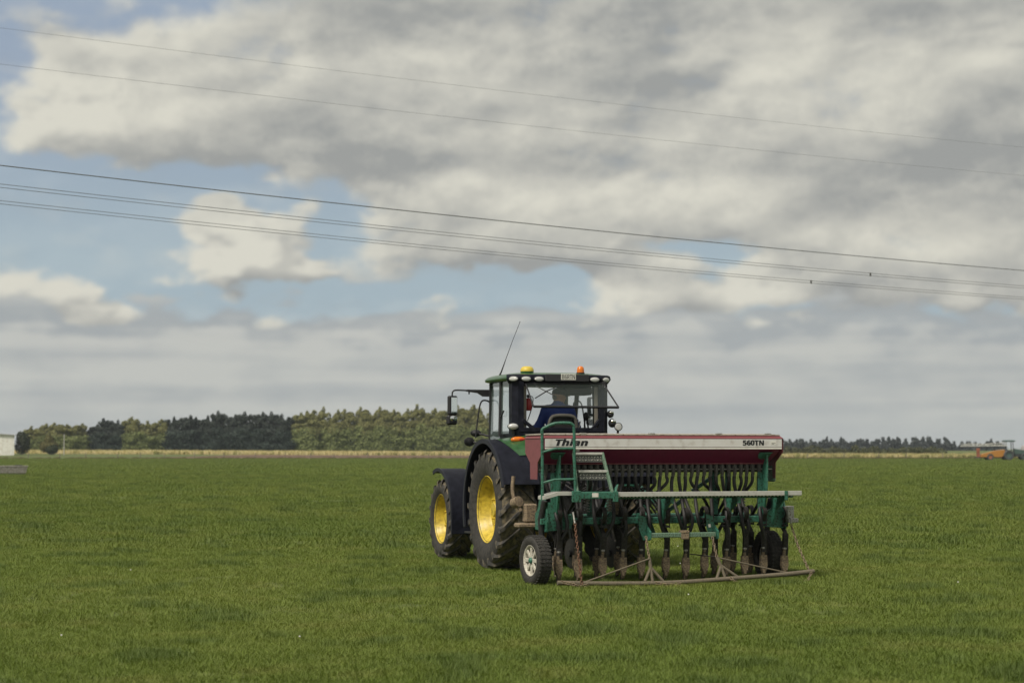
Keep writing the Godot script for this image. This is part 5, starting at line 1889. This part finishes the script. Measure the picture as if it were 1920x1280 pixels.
	b = MB.new()
	b.box(Vector3(0.6, 0.79, 0.064), Vector3(0.035, 0.045, 0.002), Basis(Vector3.BACK, 0.2), 0.0005)
	part(t, "sticker", b, M.white_stripe)
	# covering discs and their arms under the front of the frame
	for x in [-0.95, -0.35, 1.5]:
		var dk := group_part(t, "disc_coulter", Vector3(x, 0.36, -1.3))
		dk.rotation.y = 0.12
		b = MB.new()
		b.lathe([Vector2(0.0, -0.008), Vector2(0.2, -0.004), Vector2(0.215, 0.0), Vector2(0.2, 0.004), Vector2(0.0, 0.008)], Vector3.ZERO, Vector3.RIGHT, 28)
		part(dk, "disc", b, M.spring_steel)
		b = MB.new()
		b.bar(Vector3(0.03, 0, 0), Vector3(0.03, 0.42, -0.12), 0.03, 0.07, Vector3.BACK)
		b.lathe([Vector2(0.0, -0.05), Vector2(0.05, -0.045), Vector2(0.05, 0.045), Vector2(0.0, 0.05)], Vector3.ZERO, Vector3.RIGHT, 12)
		part(dk, "arm", b, M.dark_metal)
	# diagonal braces and the drive arms at both ends
	for k in [[Vector3(0.15, 0.9, -0.6), Vector3(0.6, 1.22, -0.6)], [Vector3(-0.62, 0.9, -0.7), Vector3(-0.25, 1.25, -0.7)], [Vector3(-1.7, 1.0, -0.5), Vector3(-1.25, 0.84, -0.4)], [Vector3(0.6, 1.25, -0.55), Vector3(1.0, 1.52, -0.5)]]:
		b = MB.new()
		b.bar(k[0], k[1], 0.05, 0.05)
		part(t, "brace", b, M.teal_paint)
	b = MB.new()
	b.box(Vector3(1.77, 1.50, -0.42), Vector3(0.06, 0.24, 0.18), Basis(), 0.02)
	part(t, "drive_guard", b, M.worn_teal)
	b = MB.new()
	b.bar(Vector3(1.66, 1.5, -0.36), Vector3(1.62, 1.28, -0.4), 0.06, 0.06)
	b.bar(Vector3(1.66, 1.32, -0.36), Vector3(1.5, 1.2, -0.4), 0.05, 0.04)
	part(t, "drive_arm", b, M.dark_metal)
	# wheel arms
	for s in [-1.0, 1.0]:
		b = MB.new()
		var x: float = -1.7 if s < 0 else 1.79
		var z: float = -0.34 if s < 0 else -0.62
		b.tube(pts([Vector3(x, 1.14, z + 0.12), Vector3(x - 0.03, 0.9, z + 0.05), Vector3(x, 0.62, z), Vector3(x, 0.34, z)]), 0.042, 8)
		b.bar(Vector3(x, 0.34, z), Vector3(x + s * 0.12, 0.34, z), 0.07, 0.07)
		part(t, "wheel_arm", b, M.dark_metal)
	land_wheel(t, Vector3(-1.80, 0.335, -0.30), 0.335, 0.205, 0.13, -1.0)
	land_wheel(t, Vector3(1.80, 0.335, -0.62), 0.335, 0.205, 0.0, 1.0)
	b = MB.new()
	b.box(Vector3(1.90, 0.95, -0.12), Vector3(0.1, 0.19, 0.1), Basis(), 0.01)
	b.box(Vector3(1.93, 0.84, -0.1), Vector3(0.15, 0.06, 0.11), Basis(), 0.008)
	part(t, "depth_stop", b, M.zinc)
	# mud-caked marker arm at the front corner next to the tractor tyre
	var ma := group_part(t, "marker_arm")
	b = MB.new()
	b.box(Vector3(-1.66, 0.95, -1.0), Vector3(0.18, 0.26, 0.16), Basis(), 0.02)
	b.box(Vector3(-1.70, 0.78, -1.0), Vector3(0.34, 0.07, 0.2), Basis(), 0.02)
	b.lathe([Vector2(0.0, -0.07), Vector2(0.075, -0.06), Vector2(0.08, 0.0), Vector2(0.075, 0.06), Vector2(0.0, 0.07)], Vector3(-1.84, 1.1, -1.05), Vector3(0.3, 0.25, 0.9).normalized(), 16)
	part(ma, "bracket", b, M.muddy_steel)
	b = MB.new()
	b.tube(curve([Vector3(-1.87, 1.46, -1.1), Vector3(-1.89, 1.28, -1.08), Vector3(-1.87, 1.14, -1.05), Vector3(-1.79, 0.98, -1.0)]), 0.028, 8)
	part(ma, "spring_arm", b, M.muddy_steel)
	# pressure springs over the tines
	for x in [-1.02, -0.7, 0.02, 1.32]:
		b = MB.new()
		var coil := PackedVector3Array()
		for i in 73:
			var a := TAU * i / 12.0
			coil.push_back(Vector3(x + cos(a) * 0.036, 0.98 + i * 0.0032, -0.42 + sin(a) * 0.036))
		b.tube(coil, 0.008, 5)
		part(t, "coil_spring", b, M.zinc)
	# seed agitator motor and hydraulic ram at the middle
	b = MB.new()
	b.lathe([Vector2(0.0, -0.13), Vector2(0.11, -0.12), Vector2(0.12, 0.0), Vector2(0.11, 0.12), Vector2(0.0, 0.13)], Vector3(-0.45, 1.06, -0.75), Vector3(0.2, 1, 0.2).normalized(), 16)
	b.tube(pts([Vector3(-0.45, 1.15, -0.75), Vector3(-0.42, 1.4, -0.62)]), 0.04, 10)
	part(t, "hydraulic_motor", b, M.muddy_steel)
	b = MB.new()
	for k in 6:
		var x := -0.5 + k * 0.06
		b.tube(curve([Vector3(x, 1.1, -0.75), Vector3(x + 0.1, 1.3, -0.6 + k * 0.02), Vector3(x + 0.22, 1.14, -0.4), Vector3(x + 0.36, 0.95, -0.36)]), 0.014, 6)
	part(t, "hydraulic_hoses", b, M.hose_rubber)
	b = MB.new()
	b.box(Vector3(-0.35, 1.41, -0.44), Vector3(0.6, 0.11, 0.05), Basis(), 0.008)
	part(t, "calibration_tray", b, M.fender_plastic)

func make_levelling_bar(at: Vector3, turn: float) -> void:
	var t := thing("levelling_bar", "long muddy pipe hung on chains low behind the seed drill", "drag bar", at, turn)
	var b := MB.new()
	b.tube(curve([Vector3(-1.70, 0.075, 0.33), Vector3(-0.9, 0.05, 0.36), Vector3(-0.08, 0.045, 0.37), Vector3(0.86, 0.085, 0.36), Vector3(1.55, 0.12, 0.35), Vector3(2.04, 0.155, 0.34)]), 0.032, 10)
	part(t, "pipe", b, M.dusty_pipe)
	for k in [[-0.385, Vector3(-0.385, 0.385, 0.30), Vector3(-0.37, 0.235, 0.32), -0.47, -0.36, -0.21], [0.635, Vector3(0.61, 0.375, 0.28), Vector3(0.66, 0.24, 0.31), 0.575, 0.70, 0.9]]:
		b = MB.new()
		b.tube(pts([k[1], k[2]]), 0.026, 8)
		for x in [k[3], k[4], k[5]]:
			b.tube(pts([k[2] + Vector3(0, 0.015, 0), Vector3(x, 0.07 + (0.02 if x > 0.0 else 0.0), 0.36)]), 0.021, 7)
		part(t, "bracket", b, M.dusty_pipe)
	b = MB.new()
	b.tube(pts([Vector3(-0.385, 0.37, 0.32), Vector3(-1.30, 0.085, 0.35)]), 0.0115, 6)
	part(t, "stay_rod", b, M.dusty_pipe)
	b = MB.new()
	b.tube(pts([Vector3(0.64, 0.36, 0.30), Vector3(1.62, 0.145, 0.35)]), 0.0115, 6)
	part(t, "stay_rod", b, M.dusty_pipe)
	b = MB.new()
	b.tube(pts([Vector3(0.62, 0.37, 0.26), Vector3(0.42, 0.39, -0.2)]), 0.009, 6)
	part(t, "stay_rod", b, M.spring_steel)
	var hang := [
		[Vector3(-1.405, 0.86, 0.19), Vector3(-1.40, 0.62, 0.25), Vector3(-1.385, 0.3, 0.32), Vector3(-1.375, 0.06, 0.38)],
		[Vector3(-0.38, 0.66, 0.17), Vector3(-0.385, 0.52, 0.24), Vector3(-0.385, 0.38, 0.3)],
		[Vector3(0.60, 0.64, 0.16), Vector3(0.605, 0.5, 0.22), Vector3(0.615, 0.36, 0.28)],
		[Vector3(1.87, 0.80, -0.02), Vector3(1.91, 0.5, 0.12), Vector3(1.97, 0.17, 0.33)],
		[Vector3(-1.66, 0.09, 0.35), Vector3(-1.52, 0.06, 0.43), Vector3(-1.42, 0.035, 0.45), Vector3(-1.3, 0.05, 0.42)],
		[Vector3(-0.34, 0.05, 0.39), Vector3(-0.2, 0.03, 0.46), Vector3(-0.05, 0.03, 0.48), Vector3(0.02, 0.04, 0.45)],
		[Vector3(0.76, 0.1, 0.39), Vector3(0.82, 0.04, 0.44), Vector3(0.93, 0.03, 0.46)],
		[Vector3(1.99, 0.14, 0.37), Vector3(1.93, 0.06, 0.4), Vector3(1.9, 0.035, 0.45), Vector3(1.82, 0.03, 0.47)],
	]
	for h in hang:
		b = MB.new()
		chain_links(b, curve(h, 8), 0.052, 0.0062)
		part(t, "chain", b, M.rusty_chain if h[0].x > -1.5 and h[0].x < -1.3 else M.muddy_steel)
	b = MB.new()
	b.tube(pts([Vector3(-1.41, 1.0, 0.13), Vector3(-1.405, 0.85, 0.19)]), 0.014, 7)
	part(t, "chain_hook", b, M.zinc)
	b = MB.new()
	b.tube(curve([Vector3(1.87, 0.8, -0.02), Vector3(1.88, 0.86, -0.02), Vector3(1.86, 0.88, -0.05)]), 0.01, 6)
	part(t, "chain_hook", b, M.zinc)

# ---------------------------------------------------------------- driver
# one skin over a skeleton: bones are [from, to, radius at from, radius at to, colour]; the fields of the bones are blended and meshed as surface nets
func skin_mesh(b: MB, bones: Array, cell: float, blend: float) -> void:
	var lo := Vector3(1e9, 1e9, 1e9)
	var hi := -lo
	for q in bones:
		var m: float = maxf(q[2], q[3]) + cell * 2.5
		lo = lo.min(q[0] - Vector3.ONE * m).min(q[1] - Vector3.ONE * m)
		hi = hi.max(q[0] + Vector3.ONE * m).max(q[1] + Vector3.ONE * m)
	var nx := int((hi.x - lo.x) / cell) + 2
	var ny := int((hi.y - lo.y) / cell) + 2
	var nz := int((hi.z - lo.z) / cell) + 2
	var f := PackedFloat32Array()
	f.resize(nx * ny * nz)
	f.fill(1.0)
	var near := PackedFloat32Array()
	near.resize(nx * ny * nz)
	near.fill(9.0)
	var who := PackedByteArray()
	who.resize(nx * ny * nz)
	for bi in bones.size():
		var q: Array = bones[bi]
		var a: Vector3 = q[0]
		var ab: Vector3 = q[1] - a
		var l2 := maxf(ab.length_squared(), 1e-9)
		var pad: float = maxf(q[2], q[3]) + blend + cell * 2.0
		var i0 := ((a.min(q[1]) - Vector3.ONE * pad - lo) / cell).floor()
		var i1 := ((a.max(q[1]) + Vector3.ONE * pad - lo) / cell).ceil()
		for iz in range(maxi(int(i0.z), 0), mini(int(i1.z), nz - 1) + 1):
			for iy in range(maxi(int(i0.y), 0), mini(int(i1.y), ny - 1) + 1):
				var base := (iz * ny + iy) * nx
				for i in range(maxi(int(i0.x), 0), mini(int(i1.x), nx - 1) + 1):
					var p := lo + Vector3(i, iy, iz) * cell
					var t := clampf((p - a).dot(ab) / l2, 0.0, 1.0)
					var d: float = p.distance_to(a + ab * t) - lerpf(q[2], q[3], t)
					var k := base + i
					var e := f[k]
					var h := maxf(blend - absf(e - d), 0.0) / blend
					f[k] = minf(e, d) - h * h * blend * 0.25
					if d < near[k]:
						near[k] = d
						who[k] = bi
	var at := {}
	for iz in nz - 1:
		for iy in ny - 1:
			for i in nx - 1:
				var k := (iz * ny + iy) * nx + i
				var s := 0
				var c := [f[k], f[k + 1], f[k + nx], f[k + nx + 1], f[k + nx * ny], f[k + nx * ny + 1], f[k + nx * ny + nx], f[k + nx * ny + nx + 1]]
				for j in 8:
					if c[j] < 0.0:
						s += 1
				if s == 0 or s == 8:
					continue
				var sum := Vector3.ZERO
				var m := 0
				for e in [[0, 1], [2, 3], [4, 5], [6, 7], [0, 2], [1, 3], [4, 6], [5, 7], [0, 4], [1, 5], [2, 6], [3, 7]]:
					var u: float = c[e[0]]
					var w: float = c[e[1]]
					if (u < 0.0) != (w < 0.0):
						var t := u / (u - w)
						var p0 := Vector3(e[0] & 1, (e[0] >> 1) & 1, (e[0] >> 2) & 1)
						var p1 := Vector3(e[1] & 1, (e[1] >> 1) & 1, (e[1] >> 2) & 1)
						sum += p0.lerp(p1, t)
						m += 1
				var p := lo + (Vector3(i, iy, iz) + sum / m) * cell
				var g := Vector3(c[1] + c[3] + c[5] + c[7] - c[0] - c[2] - c[4] - c[6], c[2] + c[3] + c[6] + c[7] - c[0] - c[1] - c[4] - c[5], c[4] + c[5] + c[6] + c[7] - c[0] - c[1] - c[2] - c[3]).normalized()
				b.tint = bones[who[k]][4]
				at[k] = b.vert(p, g)
	var sx := 1
	var sy := nx
	var sz := nx * ny
	for k in at.keys():
		for ax in [[sx, sy, sz], [sy, sz, sx], [sz, sx, sy]]:
			# the grid edge that leaves this cell's far corner is shared by four cells
			var o: int = k
			var u: int = k - ax[1]
			var w: int = k - ax[2]
			var x: int = k - ax[1] - ax[2]
			if o + ax[0] >= f.size():
				continue
			if (f[o] < 0.0) == (f[o + ax[0]] < 0.0):
				continue
			if not (at.has(u) and at.has(w) and at.has(x)):
				continue
			if f[o] < 0.0:
				b.ix.append_array([at[x], at[u], at[o], at[x], at[o], at[w]])
			else:
				b.ix.append_array([at[x], at[o], at[u], at[x], at[w], at[o]])

func hand_bones(w: Vector3, dir: Vector3, up: Vector3, s: float, curl: float, c: Color) -> Array:
	# palm, four fingers and a thumb; dir leads to the fingertips, up is the back of the hand, s picks the side of the thumb
	var sd := dir.cross(up).normalized() * s
	var out := []
	for k in 4:
		out.append([w + sd * (0.024 - k * 0.016), w + dir * 0.075 + sd * (0.032 - k * 0.021), 0.017, 0.014, c])
	var long := [0.066, 0.074, 0.07, 0.054]
	for k in 4:
		var p: Vector3 = w + dir * 0.08 + sd * (0.032 - k * 0.021)
		var d := dir
		for j in 3:
			d = (d - up * curl * 0.75).normalized()
			var l: float = long[k] * [0.45, 0.32, 0.25][j]
			out.append([p, p + d * l, 0.0095 - j * 0.001, 0.0088 - j * 0.001, c])
			p += d * l
	var tp := w + dir * 0.022 + sd * 0.034
	var td := (dir * 0.7 + sd * 0.8 - up * 0.25).normalized()
	out.append([tp - sd * 0.012, tp + td * 0.038, 0.015, 0.0115, c])
	out.append([tp + td * 0.038, tp + td * 0.04 + (td * 0.6 + dir * 0.7 - up * 0.4).normalized() * 0.03, 0.0112, 0.009, c])
	return out

func make_driver(at: Vector3, turn: float) -> void:
	var t := thing("person", "driver in blue jacket and black cap seated in the tractor cab, facing right", "person", at, turn)
	var blue := Color(0.03, 0.058, 0.25)
	var navy := Color(0.03, 0.035, 0.06)
	var skin := Color(0.42, 0.25, 0.18)
	var boots := Color(0.03, 0.026, 0.022)
	var x := 0.10
	var b := MB.new()
	b.tinted = true
	var wl := Vector3(x - 0.14, 2.22, -0.74)
	var wr := Vector3(x + 0.36, 2.15, -0.52)
	var bones := [
		[Vector3(x - 0.07, 1.96, -0.27), Vector3(x + 0.07, 1.96, -0.27), 0.13, 0.13, navy],
		[Vector3(x, 1.98, -0.26), Vector3(x, 2.2, -0.27), 0.145, 0.15, blue],
		[Vector3(x - 0.05, 2.2, -0.27), Vector3(x - 0.07, 2.42, -0.29), 0.135, 0.115, blue],
		[Vector3(x + 0.05, 2.2, -0.27), Vector3(x + 0.07, 2.42, -0.29), 0.135, 0.115, blue],
		[Vector3(x - 0.17, 2.455, -0.3), Vector3(x + 0.17, 2.455, -0.28), 0.075, 0.075, blue],
		[Vector3(x - 0.02, 2.5, -0.3), Vector3(x + 0.01, 2.56, -0.31), 0.068, 0.06, blue],
		[Vector3(x + 0.01, 2.55, -0.31), Vector3(x + 0.02, 2.62, -0.32), 0.058, 0.058, skin],
		# arms
		[Vector3(x - 0.205, 2.44, -0.3), Vector3(x - 0.29, 2.19, -0.4), 0.075, 0.06, blue],
		[Vector3(x - 0.29, 2.19, -0.4), wl, 0.058, 0.04, blue],
		[Vector3(x + 0.205, 2.44, -0.28), Vector3(x + 0.31, 2.18, -0.28), 0.075, 0.06, blue],
		[Vector3(x + 0.31, 2.18, -0.28), wr, 0.058, 0.04, blue],
		# legs
		[Vector3(x - 0.1, 1.94, -0.3), Vector3(x - 0.16, 1.97, -0.72), 0.105, 0.075, navy],
		[Vector3(x - 0.16, 1.97, -0.72), Vector3(x - 0.16, 1.64, -0.86), 0.072, 0.052, navy],
		[Vector3(x + 0.1, 1.94, -0.3), Vector3(x + 0.16, 1.97, -0.72), 0.105, 0.075, navy],
		[Vector3(x + 0.16, 1.97, -0.72), Vector3(x + 0.16, 1.64, -0.86), 0.072, 0.052, navy],
		[Vector3(x - 0.16, 1.6, -0.83), Vector3(x - 0.17, 1.59, -1.0), 0.05, 0.042, boots],
		[Vector3(x + 0.16, 1.6, -0.83), Vector3(x + 0.17, 1.59, -1.0), 0.05, 0.042, boots],
	]
	skin_mesh(b, bones, 0.016, 0.07)
	# head, turned to the right: the face looks along face
	var hc := Vector3(x + 0.03, 2.675, -0.33)
	var face := Vector3(0.93, -0.08, 0.3).normalized()
	var fs := face.cross(Vector3.UP).normalized()
	var fu := fs.cross(face)
	var head := [
		[hc - face * 0.02 + fu * 0.02, hc + face * 0.012 + fu * 0.03, 0.082, 0.08, skin],
		[hc + fu * -0.03, hc + face * 0.035 - fu * 0.06, 0.066, 0.048, skin],
		[hc + face * 0.05 - fu * 0.085, hc + face * 0.068 - fu * 0.088, 0.028, 0.022, skin],
		[hc + face * 0.084 + fu * 0.012, hc + face * 0.105 - fu * 0.022, 0.012, 0.015, skin],
		[hc + face * 0.082 - fu * 0.053, hc + face * 0.084 - fu * 0.055, 0.017, 0.015, skin],
		[hc + face * 0.072 + fu * 0.03 + fs * 0.03, hc + face * 0.072 + fu * 0.03 - fs * 0.03, 0.018, 0.018, skin],
		[hc - face * 0.012 + fs * 0.078 + fu * 0.012, hc - face * 0.02 + fs * 0.082 - fu * 0.025, 0.013, 0.009, skin],
		[hc - face * 0.012 - fs * 0.078 + fu * 0.012, hc - face * 0.02 - fs * 0.082 - fu * 0.025, 0.013, 0.009, skin],
		[hc - fu * 0.05 - face * 0.02, Vector3(x + 0.015, 2.57, -0.315), 0.058, 0.056, skin],
	]
	skin_mesh(b, head, 0.006, 0.03)
	skin_mesh(b, hand_bones(wl, Vector3(0.25, -0.1, -0.95).normalized(), Vector3(-0.2, 0.95, -0.1).normalized(), 1.0, 0.75, skin), 0.0042, 0.012)
	skin_mesh(b, hand_bones(wr, Vector3(-0.05, -0.3, -0.95).normalized(), Vector3(0.1, 0.95, -0.3).normalized(), -1.0, 0.4, skin), 0.0042, 0.012)
	part(t, "body", b, M.clothes_and_skin)
	var bas := Basis(fs, fu, -face)
	b = MB.new()
	b.ball(hc - face * 0.03 - fu * 0.01, Vector3(0.088, 0.07, 0.075), bas, 18, 10)
	part(t, "hair", b, M.grey_hair)
	b = MB.new()
	var rows := []
	for k in [[0.03, 1.0], [0.06, 1.02], [0.09, 0.97], [0.112, 0.82], [0.124, 0.5], [0.128, 0.05]]:
		var row := PackedVector3Array()
		for i in 24:
			var a := TAU * i / 24.0
			row.push_back(hc - face * 0.004 + bas * Vector3(cos(a) * 0.092 * k[1], k[0], -sin(a) * 0.106 * k[1]))
		rows.append(row)
	b.grid(rows, true)
	var cap := part(t, "cap", b, M.cap_cloth)
	b = MB.new()
	rows = []
	for k in [0.0, 1.0]:
		var row := PackedVector3Array()
		for i in 13:
			var a := lerpf(-1.15, 1.15, i / 12.0)
			var p := Vector3(sin(a) * 0.085, 0.036, -cos(a) * 0.098).lerp(Vector3(sin(a) * 0.078, 0.012 + 0.012 * cos(a), -0.1 - cos(a) * 0.085), k)
			row.push_back(hc + bas * p)
		rows.append(row)
	var under := []
	for row in rows:
		var q := PackedVector3Array()
		for p in row:
			q.push_back(p - fu * 0.004)
		under.append(q)
	b.grid(rows)
	b.grid(under, false, true)
	part(cap, "peak", b, M.cap_cloth)
	for s in [-1.0, 1.0]:
		b = MB.new()
		b.ball(hc + face * 0.079 + fu * 0.006 + fs * s * 0.031, Vector3(0.012, 0.009, 0.012), Basis(), 10, 6)
		part(t, "eye", b, M.eye)

# ---------------------------------------------------------------- the scene
func _ready() -> void:
	rng.seed = 7
	# camera: eye 1.84 m above the paddock, tilted up a little
	var cam := Camera3D.new()
	cam.name = "camera"
	add_child(cam)
	cam.position = Vector3(0, 1.84, 0)
	cam.rotation.x = 0.05985
	cam.near = 0.1
	cam.far = 6000.0
	var lens := CameraAttributesPhysical.new()
	lens.frustum_focal_length = 63.21
	lens.frustum_focus_distance = 25.5
	lens.exposure_aperture = 2.4
	cam.attributes = lens
	cam.fov = 21.5
	cam.current = true
	# sky and exposure
	var env := Environment.new()
	env.background_mode = Environment.BG_SKY
	env.sky = Sky.new()
	env.sky.sky_material = make_sky()
	env.tonemap_mode = Environment.TONE_MAPPER_LINEAR
	env.tonemap_exposure = 2.5
	# thin haze over the plain
	env.fog_enabled = true
	env.fog_density = 0.00014
	env.fog_light_color = Color(0.86, 0.9, 0.95)
	env.sdfgi_enabled = true
	env.ssao_enabled = true
	env.ssil_enabled = true
	var we := WorldEnvironment.new()
	we.name = "world"
	we.environment = env
	add_child(we)
	# sun, veiled by cloud, behind the camera and to its left
	var sun := DirectionalLight3D.new()
	sun.name = "sun"
	sun.light_color = Color(1.0, 0.965, 0.9)
	sun.light_energy = 0.5
	sun.light_angular_distance = 14.0
	sun.shadow_enabled = true
	sun.rotation = Vector3(deg_to_rad(-52.0), deg_to_rad(-40.0), 0)
	add_child(sun)
	materials()
	make_ground()
	make_trees()
	make_surroundings()
	var tt := deg_to_rad(18.0)
	var td := deg_to_rad(17.0)
	var gt := 0.0
	make_tractor(Vector3(0.72, gt, -28.15), tt)
	make_drill(Vector3(2.13, gt, -24.75), td)
	make_levelling_bar(Vector3(2.13, gt, -24.75), td)
	make_driver(Vector3(0.72, gt, -28.15), tt)
	make_dry_strips()
	make_grass()
